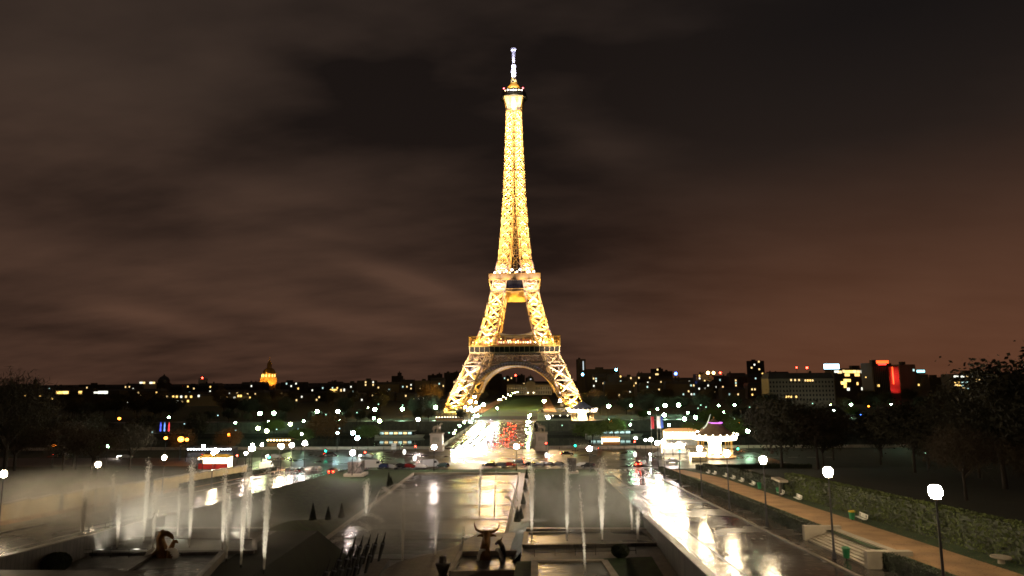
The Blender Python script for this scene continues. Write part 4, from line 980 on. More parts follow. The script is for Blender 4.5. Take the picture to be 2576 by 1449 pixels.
# the eastern group: pale hotel, office with sign, red tower block
t, cx, w, h = building(1932, 2096, 938, 560, 'long pale classical hotel front behind the eastern trees', M_CITYP, 'mansard', 0, dep=18, dark=20, wins=[(x, y, k, 1.2, 1.5) for x, y, k in [(1978, 998, 'y'), (1984, 998, 'y'), (1990, 998, 'y'), (2003, 998, 'y'), (2026, 957, 'w'), (2032, 957, 'y'), (2038, 957, 'y'), (2044, 957, 'w'), (1990, 956, 'w'), (2000, 956, 'w'), (2010, 956, 'w')]], name='hotel')
for xx in (-24, -8, 8, 22): light('facade_lamp', 'SPOT', t, (xx, -16, 3), 900, (1, .95, .75), .5, 120, (xx, 0, 15))
t, cx, w, h = building(2097, 2184, 928, 640, 'office block with many lit windows under the white-blue roof sign', M_CITYD, 'flat', 0, dep=20, name='office_building', wins=[(x, y, k, ww, 2.6) for x, y, k, ww in [(2104, 934, 't', 4), (2112, 936, 'w', 4), (2122, 934, 'w', 2), (2131, 935, 'y', 4.5), (2131, 943, 'y', 4.5), (2144, 935, 'y', 6), (2150, 935, 'w', 3), (2159, 935, 'w', 3), (2169, 935, 't', 3), (2156, 943, 'y', 4.5), (2172, 949, 'y', 2.5), (2133, 957, 'y', 5), (2126, 957, 'y', 3), (2123, 964, 'y', 5), (2119, 963, 'y', 3), (2126, 972, 'y', 2.5), (2134, 979, 't', 2.5), (2170, 978, 't', 2.5), (2177, 978, 't', 2.5), (2157, 965, 'y', 1.5)]])
def sign_thing(label, px0, px1, py0, py1, Y, m, frame=True, name='roof_sign', rows=None):
    p0, p1 = atY(px0, py0, Y), atY(px1, py1, Y); cx, cz = (p0.x + p1.x) / 2, p1.z; w, h = p1.x - p0.x, p0.z - p1.z
    t = thing(name, label, 'sign', (cx, Y, cz))
    b = MB(); b.box(-w / 2, -.4, 0, w / 2, 0, h); b.build('sign_panel', m, t)
    if frame:
        b = MB(); b.box(-w / 2 - .4, 0.02, -1.5, w / 2 + .4, .6, h + .3); b.build('frame', M_BLACK, t)
    return t
sign_thing('glowing white-blue sign board on the office roof', 2072, 2111, 916, 928, 639, emit('sign_blue_white', (.55, .85, 1), 6))
t, cx, w, h = building(2192, 2234, 914, 600, 'dark ribbed tower block carrying red neon lettering boards', M_CITYD, 'flat', 0, dep=20, name='tower_block', floors=False, wins=[(2210, 970, 'y', 2, 2), (2178, 949, 'y', 1, 1)])
b = MB()
for i in range(9): x = -w / 2 + w * (i + .5) / 9; b.box(x - .25, -.5, 0, x + .25, 0, h - 3)
b.build('facade_rib', M_CITY, t)
sign_thing('red and orange neon board on top of the ribbed tower block', 2204, 2235, 907, 914, 598, emit('neon_orange', (1, .09, .012), 3.2)); 
sign_thing('small red neon strip below the roof board of the tower block', 2209, 2229, 914.5, 918, 597, emit('neon_red', (1, .03, .02), 5), False)
t, cx, w, h = building(2235, 2260, 922, 610, 'red floodlit side wing with a tall vertical neon strip', mat('red_wing', (.4, .1, .09), .6), 'flat', 0, dep=18, name='tower_block', floors=False)
light('flood_spot', 'SPOT', t, (-2, -9, h * .3), 5200, (1, .1, .08), .4, 100, (1, 0, h * .6)); light('flood_spot', 'SPOT', t, (2, -9, h * .75), 5200, (1, .1, .08), .4, 100, (1, 0, h * .75))
sign_thing('tall vertical orange neon strip on the red side wing', 2243, 2249, 923, 966, 608, emit('neon_orange', (1, .09, .012), 3.2), False, 'neon_sign')
building(2262, 2302, 918, 640, 'banded grey office slab next to the red wing', M_CITY, 'flat', 1, dep=18, name='office_building')
sign_thing('small wavy cyan sign on a dark roof past the banded slab', 2306, 2326, 931, 937, 655, emit('neon_cyan', (.35, .9, 1), 3.2))
building(2396, 2490, 942, 520, 'low office with rows of lit windows among the hedge-side trees', M_CITYD, 'flat', 0, dep=15, name='office_building', wins=[(x, y, k, ww, 1.3) for x, y, k, ww in [(2404, 947, 't', 3), (2408, 947, 't', 2), (2421, 947, 't', 2.5), (2434, 946, 'w', 2), (2447, 947, 't', 1), (2453, 954, 'y', 2), (2462, 954, 'w', 2), (2475, 954, 'c', 3), (2484, 954, 'w', 1.4), (2405, 962, 'y', 2.5), (2412, 962, 'y', 2), (2422, 962, 'c', 2), (2431, 962, 'c', 2), (2404, 968, 'w', 2), (2413, 969, 'y', 3), (2420, 969, 'c', 2), (2424, 976, 'w', 2), (2432, 976, 'c', 2.5), (2477, 961, 'c', 2), (2457, 961, 'w', 1)]])
# beacons on roofs
for px, py, col, lb, r in [(2004, 924.5, 'r', 'red warning beacon on the hotel roof', .8), (2030, 925, 'r', 'bright red warning beacon on the hotel roof end', 1.2), (2178, 923, 'r', 'red warning beacon beside the ribbed tower block', 1.2), (1700, 940, 'b', 'blue-violet rooftop light on the eastern skyline', 1.8), (1550, 930, 'c', 'cyan rooftop light on the dark office slab', 1.6), (1465.5, 942, 'c', 'pale blue rooftop light under the slim tower block', 1.6), (1781, 938, 'o', 'amber rooftop light midway along the eastern skyline', 2.0), (1795, 938, 'o', 'second amber rooftop light midway along the eastern skyline', 1.8), (1812, 938, 'r', 'rose rooftop light past the amber ones', 1.2), (1297, 944, 'r', 'red light on the slab tower within the arch', 1.0), (1291, 910, 'x', '', 0)]:
    if col == 'x': continue
    p = atY(px, py, 870); t = thing('rooftop_beacon', lb, 'beacon', (p.x, 870, p.z - 2)); b = MB(); b.ell((0, 0, 2), r, r, r); b.build('bulb', {'r': L_RED, 'b': L_BLUE, 'c': emit('beacon_cyan', (.2, .7, 1), 25), 'o': emit('beacon_amber', (1, .6, .2), 20)}[col], t); b = MB(); b.cyl((0, 0, -22), (0, 0, 2), .2, n=6); b.build('mast', M_BLACK, t)

# ================================================================== VEHICLES
GLOWS = {}
def car_proto(kind, body):
    t = thing('parked_car' if kind != 'van' else 'delivery_van', 'proto', 'car' if kind != 'van' else 'van', (0, 0, -50))
    b = MB()
    if kind == 'van': L, Wd, prof = 5.6, 2.0, [(-2.8, .45), (-2.8, 2.45), (-2.6, 2.6), (1.2, 2.6), (1.75, 2.2), (2.35, 1.35), (2.75, 1.15), (2.8, .45)]
    elif kind == 'hatch': L, Wd, prof = 4.0, 1.72, [(-2.0, .35), (-2.0, .95), (-1.85, 1.0), (-1.55, 1.42), (.3, 1.47), (1.05, .98), (1.85, .82), (2.0, .62), (2.0, .35)]
    else: L, Wd, prof = 4.5, 1.78, [(-2.25, .35), (-2.25, .9), (-1.6, .98), (-1.05, 1.4), (.35, 1.44), (1.15, .95), (2.1, .8), (2.25, .6), (2.25, .35)]
    n = len(prof); k = 0
    for sx, ins in ((-1, 0), (1, 0)):
        for y, z in prof:
            tp = .16 if z > 1.1 and kind != 'van' else (.06 if z > 1.4 else 0)
            b.v.append((sx * (Wd / 2 - tp), y, z))
    for i in range(n): j = (i + 1) % n; b.f.append((i, j, n + j, n + i))
    b.f.append(tuple(range(n - 1, -1, -1))); b.f.append(tuple(range(n, 2 * n)))
    o = b.build('body', body, t); md = o.modifiers.new('edge', 'BEVEL'); md.width = .06; md.segments = 2
    g = MB()
    if kind == 'van':
        for s in (-1, 1): g.box(s * .985 - .01, .6, 1.5, s * .985 + .01, 1.55, 2.15)
        g.quad((-.85, 1.8, 2.14), (.85, 1.8, 2.14), (.88, 2.33, 1.42), (-.88, 2.33, 1.42))
    else:
        a = [p for p in prof if p[1] > 1.3]; y0, y1 = a[0][0], a[-1][0]
        for s in (-1, 1):
            g.quad((s * (Wd / 2 - .085), y0 - .15, 1.02), (s * (Wd / 2 - .085), y1 + .5, 1.02), (s * (Wd / 2 - .15), y1 - .02, 1.37), (s * (Wd / 2 - .15), y0 + .05, 1.37))
        g.quad((-Wd / 2 + .2, y1 + .12, 1.41), (Wd / 2 - .2, y1 + .12, 1.41), (Wd / 2 - .12, y1 + .68, 1.04), (-Wd / 2 + .12, y1 + .68, 1.04))
        g.quad((-Wd / 2 + .12, y0 - .37, 1.07), (Wd / 2 - .12, y0 - .37, 1.07), (Wd / 2 - .2, y0 - .1, 1.36), (-Wd / 2 + .2, y0 - .1, 1.36))
    g.build('window_glass', M_GLASS, t)
    wy = L / 2 - .85
    for sx in (-1, 1):
        for sy in (-1, 1):
            w = MB(); x = sx * (Wd / 2 - .12); w.cyl((x - .11, sy * wy, .32), (x + .11, sy * wy, .32), .32, n=14); wh = w.build('wheel', M_TYRE, t)
            r = MB(); r.cyl((x + sx * .112, sy * wy, .32), (x + sx * .125, sy * wy, .32), .2, n=10); r.build('rim', M_RIM, wh)
    return t, L, Wd
def lamps_on(t, L, Wd, head, tail, hz=.72, big=1.0):
    for sx in (-1, 1):
        h = MB(); h.ell((sx * (Wd / 2 - .3), L / 2 - .02, hz), .16 * big, .1, .1 * big, 8, 6); h.build('headlight', head, t)
        q = MB(); q.ell((sx * (Wd / 2 - .25), -L / 2 + .01, hz + .08), .15 * big, .08, .11 * big, 8, 6); q.build('tail_light', tail, t)
M_HL0 = mat('headlight_glass', (.5, .5, .5), .15); M_TL0 = mat('taillight_glass', (.25, .01, .01), .2)
CP = {}
def car(kind, colour, mode, x, y, rz, label, grp, z=0.01):
    cols = {'white': (.6, .6, .58), 'silver': (.32, .33, .34), 'black': (.012, .012, .014), 'grey': (.07, .075, .08), 'red': (.18, .012, .012), 'blue': (.02, .035, .09), 'green': (.03, .05, .045)}
    key = (kind, colour, mode)
    if key not in CP:
        t, L, Wd = car_proto(kind, mat('car_paint_' + colour, cols[colour], .25, .15, .04, 1))
        lamps_on(t, L, Wd, L_HEAD if mode in ('head', 'both') else M_HL0, L_TAIL if mode in ('tail', 'both') else M_TL0, big=1.7 if mode == 'head' else 1.2)
        CP[key] = t; t.location = (x, y, z); t.rotation_euler = (0, 0, rz); t['label'] = label
        if grp: t['group'] = grp
        if mode in ('head', 'tail'): t.name = 'moving_car'
        return t
    return dup(CP[key], (x, y, z), rz, label, group=grp)
row = [(930, 1184, 'van', 'white', 'white delivery van parked beside the rough stone block'), (959, 1181, 'hatch', 'blue', 'dark blue hatchback parked beside the white van'), (979, 1181, 'sedan', 'silver', 'silver saloon parked second from the white van'), (1002, 1180, 'hatch', 'black', 'black hatchback parked third from the white van'), (1025, 1179, 'sedan', 'red', 'dark red saloon parked below the signal'), (1059, 1178, 'sedan', 'white', 'white saloon parked near the rose-white lamp'), (1084, 1177, 'van', 'silver', 'silver people carrier parked under the rose-white lamp'), (1113, 1177, 'hatch', 'green', 'dark green hatchback parked alone beside the bright traffic'),
       (1232, 1175, 'sedan', 'black', 'black saloon in the row after the red brake lights'), (1256, 1175, 'hatch', 'grey', 'grey hatchback in the parked row before the basin'), (1280, 1174, 'sedan', 'red', 'dark red saloon in the parked row before the basin'), (1332, 1174, 'hatch', 'black', 'black hatchback parked before the lawn, third from the block'), (1356, 1174, 'hatch', 'grey', 'grey hatchback parked before the lawn, second from the block'), (1378, 1174, 'sedan', 'black', 'black saloon parked before the lawn next but one to the block'), (1404, 1174, 'sedan', 'grey', 'grey saloon parked nearly behind the rough stone block'), (1461, 1175, 'hatch', 'white', 'white hatchback parked just past the eastern stone block'), (1479, 1177, 'hatch', 'black', 'black hatchback parked at the crossing corner')]
for px, py, k, c, lb in row:
    p = atz(px, py, 0); car(k, c, 'off', p.x, max(p.y, 197.5) , pi / 2 + (0 if k == 'van' else 0) + (-.35 if k != 'van' else pi + .35), lb, 'cars parked along the square')
for px, py, k, c, lb, md in [(670, 1184, 'van', 'white', 'white van seen from behind near the hedge corner', 'off'), (730, 1189, 'hatch', 'grey', 'grey hatchback waiting near the white van from behind', 'off'), (755, 1189, 'sedan', 'black', 'black saloon waiting by the misty road', 'off'), (780, 1187, 'sedan', 'white', 'white saloon waiting by the misty road crossing', 'off'), (797, 1185, 'sedan', 'silver', 'silver saloon waiting by the misty road crossing', 'off'), (838, 1191, 'hatch', 'red', 'red-lit car braking at the western crossing', 'tail'), (1238, 1170, 'sedan', 'black', 'car with glowing brake lights before the basin', 'tail'), (1302, 1168, 'hatch', 'grey', 'car with glowing brake lights under the small lamp', 'tail'), (1603, 1172, 'hatch', 'red', 'car with red tail lights at the eastern crossing', 'tail'), (1617, 1170, 'sedan', 'silver', 'silver saloon waiting beside the red tail lights', 'off'), (1690, 1165, 'sedan', 'silver', 'silver estate car parked before the carousel', 'off'), (1490, 1133, 'sedan', 'white', 'white saloon passing under the rose-white lamp', 'tail')]:
    p = atz(px, py, 0); car(k, c, md, p.x, p.y, pi / 2 if py < 1170 else 0, lb, 'cars around the square')
# traffic on the bridge: white headlights come towards the garden, red tail lights leave
n = 0
for i in range(9):
    for ln in (-9.6, -6.4, -3.2):
        y = 243 + i * 7.2 + (ln + 9) * .9
        if i > 5 and ln > -4: continue
        car(['hatch', 'sedan'][(i + int(ln)) % 2], ['white', 'silver', 'black', 'grey'][(i * 3 + int(-ln)) % 4], 'head', ln + (i < 2) * -1.0, y, pi + .06, 'car with blazing headlights on the bridge, %s in the oncoming stream' % nth(n), 'oncoming cars on the bridge', .04); n += 1
for i in range(5):
    car('hatch', 'grey', 'head', -7 + i * .4, 318 + i * 18, pi, 'oncoming car with headlights far along the bridge, %s behind the queue' % nth(i), 'oncoming cars on the bridge', .04)
for i in range(7):
    car(['sedan', 'hatch'][i % 2], ['black', 'red'][i % 2], 'tail', (3.2, 6.8)[i % 2], 262 + i * 20, 0, 'car with red tail lights driving to the tower, %s from the square' % nth(i), 'departing cars on the bridge', .04)
for i, (x, y) in enumerate([(-70, 224), (-52, 229), (-38, 224), (-95, 229), (-122, 224), (-150, 231), (60, 226), (30, 229)]):
    car('sedan', ['silver', 'black'][i % 2], ['head', 'tail'][i % 2], x, y, -pi / 2 if i % 2 else pi / 2, 'car with %s lights crossing the square road, %s counting from the bridge' % (['white', 'red'][i % 2], nth(i)), 'cars on the square road')

# ================================================================== GARDENS: hedges, benches, bins, stairs, railings
def leafy_box(name, label, m, pts, hgt, wid, dens=46, leaf=.11, cat='hedge', solid=None):
    """clipped hedge along pts (x, y, z): a dark core wrapped in small leaves"""
    t = thing(name, label, cat, (0, 0, 0)); b = MB(); c = MB(); r = random.Random(len(label))
    for (x0, y0, z0), (x1, y1, z1) in zip(pts, pts[1:]):
        p, q = Vector((x0, y0, z0)), Vector((x1, y1, z1)); d = q - p; L = d.length; d.normalize(); n = Vector((-d.y, d.x, 0)).normalized()
        up = Vector((0, 0, 1)); w = wid / 2 - .06; h = hgt - .06
        A = [p - n * w, p + n * w, q + n * w, q - n * w]; B = [a + up * h for a in A]
        for f in ((A[0], A[1], B[1], B[0]), (A[1], A[2], B[2], B[1]), (A[2], A[3], B[3], B[2]), (A[3], A[0], B[0], B[3]), (B[0], B[1], B[2], B[3])): c.quad(*f)
        for k in range(int(L * (wid + hgt * 2) * dens)):
            u = r.random(); side_ = r.random() * (wid + 2 * hgt)
            if side_ < hgt: o = n * (wid / 2) + up * side_
            elif side_ < 2 * hgt: o = -n * (wid / 2) + up * (side_ - hgt)
            else: o = n * (side_ - 2 * hgt - wid / 2) + up * hgt
            o += Vector((r.gauss(0, .05), r.gauss(0, .05), r.gauss(0, .05)))
            g = p.lerp(q, u) + o; e = Vector((r.uniform(-1, 1), r.uniform(-1, 1), r.uniform(-1, 1))).normalized(); v = e.orthogonal().normalized(); s_ = leaf * r.uniform(.6, 1.3)
            b.quad(g - e * s_, g + v * s_ * .6, g + e * s_, g - v * s_ * .6)
    b.build('foliage', m, t); c.build('core', M_LEAFD, t); return t
za = lambda y: zr(y) + dz_alley(y)
leafy_box('tall_hedge', 'tall clipped yellow-green hedge behind the white benches', M_LEAFH, [(63.9, y, za(y)) for y in (46, 60, 75, 90, 104, 118)], 3.6, 1.5, 30, .15)
leafy_box('tall_hedge', 'lower far stretch of dark hedge behind the row of benches', M_LEAFD, [(64.1, y, za(y)) for y in (120, 135, 150, 165, 178)], 2.1, 1.3, 18, .15)
hz = lambda y: zr(y) + .12
leafy_box('low_hedge', 'low dark clipped hedge between pavement and gravel, ending at the stairs', M_LEAFD, [(53.9, y, hz(y)) for y in (82.5, 95, 110, 125, 137)], 1.5, 1.0, 40, .1)
leafy_box('low_hedge', 'low dark clipped hedge past the stairs beside the tall lamp', M_LEAFD, [(53.9, y, hz(y)) for y in (46, 58, 66.5)], 1.5, 1.0, 50, .1)
leafy_box('low_hedge', 'low dark clipped hedge running up to the crossing corner', M_LEAFD, [(53.9, y, hz(y)) for y in (140, 155, 170, 186)], 1.2, 1.2, 30, .12)
leafy_box('low_hedge', 'low dark hedge along the misty road near the white van', M_LEAFD, [(-55.6, y, hz(y)) for y in (140, 160, 178, 190)], 1.1, 1.2, 26, .12)
leafy_box('low_hedge', 'round dark hedge bank around the carousel', M_LEAFD, [(64, 186, 1), (72, 191, .4), (84, 194, .2), (98, 194, .2)], 1.3, 1.5, 24, .13)
# stairs from the pavement up to the alley
t = thing('garden_stairs', 'short flight of stone stairs climbing to the gravel alley beside the lamp', 'stairs', (0, 0, 0))
y0, y1 = 67.2, 81.2
for i in range(8):
    b = MB(); zb = zr(74); x = 52.2 + .43 * i
    b.v += [(x, y0, zr(y0) - .3), (56.0, y0, zr(y0) - .3), (56.0, y1, zr(y1) - .5), (x, y1, zr(y1) - .5)]
    zt = .14 + .165 * (i + 1)
    b.v += [(x, y0, zr(y0) + zt), (56.0, y0, zr(y0) + zt), (56.0, y1, zr(y1) + zt), (x, y1, zr(y1) + zt)]
    b.f += [(0, 3, 2, 1), (4, 5, 6, 7), (0, 1, 5, 4), (1, 2, 6, 5), (2, 3, 7, 6), (3, 0, 4, 7)]; b.build('step', M_STONE, t)
for y in (66.7, 81.7):
    b = MB(); b.box(52.0, y - .35, zr(y) - .3, 56.3, y + .35, zr(y) + 1.75); b.build('cheek_wall', M_STONE, t)
# benches
def bench_proto():
    t = thing('park_bench', 'x', 'bench', (0, 0, -60), 0, 'white benches along the gravel alley')
    b = MB()
    for i in range(4): b.box(-1.1, -.45 + i * .12, .42, 1.1, -.35 + i * .12, .46)
    b.build('seat', M_WOODW, t); b = MB()
    for i in range(4): b.beam((-1.1, .08 + .03 * i, .56 + i * .13), (1.1, .08 + .03 * i, .56 + i * .13), .04, .11)
    b.build('backrest', M_WOODW, t)
    for s in (-1, 1): b = MB(); b.box(s * .8 - .04, -.42, 0, s * .8 + .04, -.36, .42); b.box(s * .8 - .04, .05, 0, s * .8 + .04, .11, .9); b.box(s * .8 - .04, -.42, .38, s * .8 + .04, .1, .42); b.build('leg', M_BLACK, t)
    return t
bp = bench_proto(); ys = []
for i, (px, py) in enumerate([(2202, 1316), (2027, 1264), (1979, 1250), (1903, 1227), (1876, 1218), (1850, 1211), (1831, 1205), (1804, 1196), (1789, 1191)]):
    p = atr(px, py, 1.1); y = p.y
    lb = ['white bench beside the yellow-topped green bin', 'dim white bench between the shelter and the tall lamp', 'bright white bench under the shelter roof'][i] if i < 3 else 'white bench, %s from the shelter towards the carousel' % nth(i - 3)
    o = bp if i == 0 else dup(bp, (0, 0, 0)); o.location = (61.9, y, za(y)); o.rotation_euler = (0, 0, -pi / 2); o['label'] = lb
def bin_thing(x, y, z, label, yellow=False):
    t = thing('litter_bin', label, 'litter bin', (x, y, z)); b = MB(); b.lathe([(.28, .15), (.36, .95), (.4, 1.0), (.36, 1.02)], n=14); b.build('bin_body', M_BIN, t)
    b = MB(); b.cyl((0, 0, 0), (0, 0, .2), .06, n=8); b.build('foot', M_BLACK, t)
    b = MB(); b.lathe([(.37, 1.0), (.45, 1.12), (.3, 1.22), (.2, 1.15)], n=10); b.build('bag' if yellow else 'rim', mat('yellow_bag', (.55, .40, .03), .5) if yellow else M_BIN, t)
p = atr(2168, 1309, 1.3); bin_thing(61.0, p.y, za(p.y), 'green litter bin with a yellow bag beside the hedge bench', True)
bin_thing(52.0, 70.8, zr(70.8) + .12, 'green litter bin at the foot of the tall lamp and stairs')
bin_thing(61.8, 117.5, za(117.5), 'green litter bin behind the shelter post'); bin_thing(61.5, 126.5, za(126.5), 'green litter bin at the end of the row of benches')
t = thing('shelter', 'T-shaped white shelter roof on one post above the bench', 'shelter', (61.6, 116, za(116)))
b = MB(); b.cyl((0, 0, 0), (0, 0, 2.5), .28, .22, 8); b.build('post', M_STONED, t); b = MB(); b.box(-.7, -2.0, 2.5, .7, 2.0, 2.85); b.build('roof', M_STONE, t)
t = thing('stone_table', 'small pale round stone slab in front of the hedge behind the tall lamp', 'table', (62.2, 63, za(63))); b = MB(); b.lathe([(.3, 0), (.25, .5), (.3, .55)], n=10); b.build('pedestal', M_STONE, t); b = MB(); b.lathe([(.8, .55), (.85, .62), (.8, .7)], n=16); b.build('slab', M_STONE, t)
# railings beside the lawns
def railing(name, label, pts, h=1.0, step=3.0):
    t = thing(name, label, 'railing', (0, 0, 0)); r = MB()
    pm = MB(); pm.cyl((0, 0, 0), (0, 0, h), .035, n=6); me = pm.mesh('post', M_BLACK)
    for p, q in zip(pts, pts[1:]):
        p, q = Vector(p), Vector(q); n = max(1, int((q - p).length / step))
        for zz in (h, h * .5): r.beam(p + Vector((0, 0, zz)), q + Vector((0, 0, zz)), .05)
        for i in range(n): link('post', me, t, tuple(p.lerp(q, i / n)))
    link('post', me, t, tuple(pts[-1])); r.build('rail', M_BLACK, t)
railing('railing', 'thin black railing between the bright wet road and the lawn', [(XR + .3, y, zr(y) + .12) for y in (84, 100, 120, 140, 160, 186)])
railing('railing', 'thin black railing between the misty road and the dark lawn', [(-XR - .3, y, zr(y) + .12) for y in (84, 100, 120, 140, 160, 186)])
a, c, d = atz(90, 1440, PZ), atz(185, 1404, PZ), atz(370, 1402, PZ); railing('railing', 'thin black railing around the corner beside the dark ball shrub and horse pool', [tuple(a), tuple(c), tuple(d)], 1.0, 2.2)
a, c = atz(1345, 1400, PZ), atz(1600, 1394, PZ); railing('railing', 'thin dark railing behind the round shrub and small lawn', [tuple(a), tuple(c)], .9, 2.4)
# right-hand forecourt
b = MB(); P4 = [atz(1300, 1412, PZ + .02), atz(1640, 1400, PZ + .02), atz(1700, 1500, PZ + .02), atz(1280, 1500, PZ + .02)]; b.quad(*[tuple(p) for p in reversed(P4)]); struct(b.build('lawn', M_GRASS))
def frame_pool(name, label, corners, z, w, h, m, water=True, kids=True):
    t = thing(name, label, 'pool', (0, 0, 0)); C4 = [Vector((p.x, p.y, 0)) for p in corners]; cen = sum(C4, Vector()) / 4
    b = MB()
    for p, q in zip(C4, C4[1:] + C4[:1]): b.beam(p + Vector((0, 0, z + h / 2)), q + Vector((0, 0, z + h / 2)), w, h)
    b.build('parapet', m, t); b = MB(); b.quad(*[(p.x, p.y, z + h * .55) for p in C4]); b.build('pool_surface', M_WATER, t); return t
frame_pool('stone_pool', 'low square stone pool on the small lawn behind the round shrub', [atz(1345, 1418, PZ), atz(1520, 1416, PZ), atz(1560, 1475, PZ), atz(1345, 1475, PZ)], PZ, .8, .35, M_STONE)
frame_pool('stone_pool', 'long shallow pool holding the four upright jets', [atz(1325, 1346, PZ), atz(1618, 1340, PZ), atz(1655, 1372, PZ), atz(1320, 1378, PZ)], PZ, .6, .4, M_STONED)
frame_pool('stone_pool', 'wide misty pool behind the gilded horse holding slanting jets', [atz(262, 1356, PZ), atz(640, 1362, PZ), atz(640, 1392, PZ), atz(150, 1398, PZ)], PZ, .6, .4, M_STONED)
hp = frame_pool('statue_pool', 'dark raised square pool around the gilded horse head statue', [atz(385, 1396, PZ + .6), atz(560, 1392, PZ + .6), atz(470, 1490, PZ + .6), atz(270, 1470, PZ + .6)], PZ, .7, .9, M_STONED)
bp_ = frame_pool('statue_pool', 'raised pool with a lit edge around the gilded bull head statue', [atz(1160, 1386, 2.6), atz(1335, 1384, 2.6), atz(1337, 1432, 2.6), atz(1135, 1436, 2.6)], 1.3, .5, 1.3, M_STONE)
# shrubs
def shrub(name, label, px, py, z, rx, rz, m, cat='shrub', cone=False, X=None):
    p = atz(px, py, z) if X is None else Vector(X); t = thing(name, label, cat, tuple(p)); b = MB(); c = MB(); r = random.Random(int(px))
    for i in range(2600 if not cone else 700):
        if cone:
            v = r.random() ** .8; A = r.uniform(0, 6.283); rad = rx * (1 - v) * r.uniform(.85, 1.05); q = Vector((rad * cos(A), rad * sin(A), v * rz))
        else:
            d = Vector((r.gauss(0, 1), r.gauss(0, 1), r.gauss(0, 1))).normalized(); q = Vector((d.x * rx, d.y * rx, rz + d.z * rz)) * r.uniform(.95, 1.04)
        e = Vector((r.uniform(-1, 1), r.uniform(-1, 1), r.uniform(-1, 1))).normalized(); v2 = e.orthogonal(); s_ = .1
        b.quad(q - e * s_, q + v2 * s_ * .6, q + e * s_, q - v2 * s_ * .6)
    b.build('foliage', m, t)
    if cone: c.lathe([(rx * .9, 0), (.03, rz * .96)], n=12)
    else: c.ell((0, 0, rz), rx * .95, rx * .95, rz * .95, 16, 10)
    c.build('core', M_LEAFD, t); return t
shrub('ball_shrub', 'dark clipped ball shrub at the railing corner near the horse pool', 138, 1440, PZ, 1.5, 1.05, M_LEAFD); shrub('ball_shrub', 'dark clipped ball shrub on the small lawn by the railing', 1561, 1402, PZ, 1.05, .75, M_LEAFD)
for i, (px, py, h) in enumerate([(1016, 1222, 4.6), (998, 1218, 2.6), (884, 1306, 3.4), (852, 1330, 2.9), (822, 1358, 3.6)]):
    p = atz(px, py, .1); Yc = max(p.y, 98); p = Vector((min(p.x, -16.8), Yc, lawn_h(Yc, 0))); shrub('cone_topiary', 'dark clipped cone shrub, %s along the basin edge from the square' % nth(i), px, py, 0, .6, h * .75, M_LEAFD, 'topiary', True, X=p)
for i, Y in enumerate((178, 160, 142, 124, 106)): shrub('cone_topiary', 'dark clipped cone shrub, %s along the eastern basin edge' % nth(i), 10 + i, 0, 0, .6, 2.2, M_LEAFD, 'topiary', True, X=(17.2, Y, lawn_h(Y, 0)))
a = [atz(-60, 1420, PZ), atz(48, 1413, PZ)]; leafy_box('low_hedge', 'dark clipped hedge block at the terrace corner near the ball shrub', M_LEAFD, [(a[0].x, a[0].y, PZ), (a[1].x, a[1].y, PZ)], 1.25, 1.2, 60, .09)
# dark terrace edge close to the viewer
p0, p1 = atY(-40, 1437, 60), atY(362, 1434, 60); t = thing('terrace_parapet', 'dark stone parapet end crossing under the horse pool', 'parapet', (0, 0, 0)); b = MB(); b.box(p0.x, 57.5, p0.z - 2.2, p1.x, 60, p0.z); b.build('masonry', M_STONED, t); b = MB(); b.box(p0.x, 57.3, p0.z, p1.x + .15, 60.1, p0.z + .1); b.build('coping', M_STONED, t)
b = MB(); b.box(p0.x + .2, 57.6, 0, p1.x - .2, 59.9, p0.z - 2.2); b.build('base_wall', M_STONED, t)

# ================================================================== STATUES
def water_mesh(seed, H, r0, r1, n, lean=(0, 0), size=.05, fuzz=.25):
    r = random.Random(seed); b = MB()
    for i in range(n):
        t = r.betavariate(1.0, 1.9); rad = r0 + (r1 - r0) * t ** 1.3; top = 1 - fuzz * r.random() ** 2
        z = H * t * top; A = r.uniform(0, 6.283); q = Vector((lean[0] * t * t + rad * r.gauss(0, .55) * cos(A), lean[1] * t * t + rad * r.gauss(0, .55) * sin(A), z))
        e = Vector((r.uniform(-.4, .4), r.uniform(-.4, .4), 1)).normalized(); v = e.orthogonal().normalized(); A = r.uniform(0, 6.28); v = v * cos(A) + e.cross(v) * sin(A); s_ = size * r.uniform(.5, 1.2)
        b.quad(q - e * s_ * 1.5, q + v * s_ * .7, q + e * s_ * 1.5, q - v * s_ * .7)
    return b
def water_mat():
    m = bpy.data.materials.new('water_spray'); m.use_nodes = True; nt = m.node_tree; nt.nodes.clear(); N = nt.nodes.new; L = nt.links.new
    d = N('ShaderNodeBsdfDiffuse'); d.inputs[0].default_value = (.85, .83, .78, 1); tr = N('ShaderNodeBsdfTranslucent'); tr.inputs[0].default_value = (.85, .83, .78, 1)
    a = N('ShaderNodeMixShader'); a.inputs[0].default_value = .55; L(d.outputs[0], a.inputs[1]); L(tr.outputs[0], a.inputs[2]); o = N('ShaderNodeOutputMaterial'); L(a.outputs[0], o.inputs[0]); return m
M_SPRAY = water_mat()
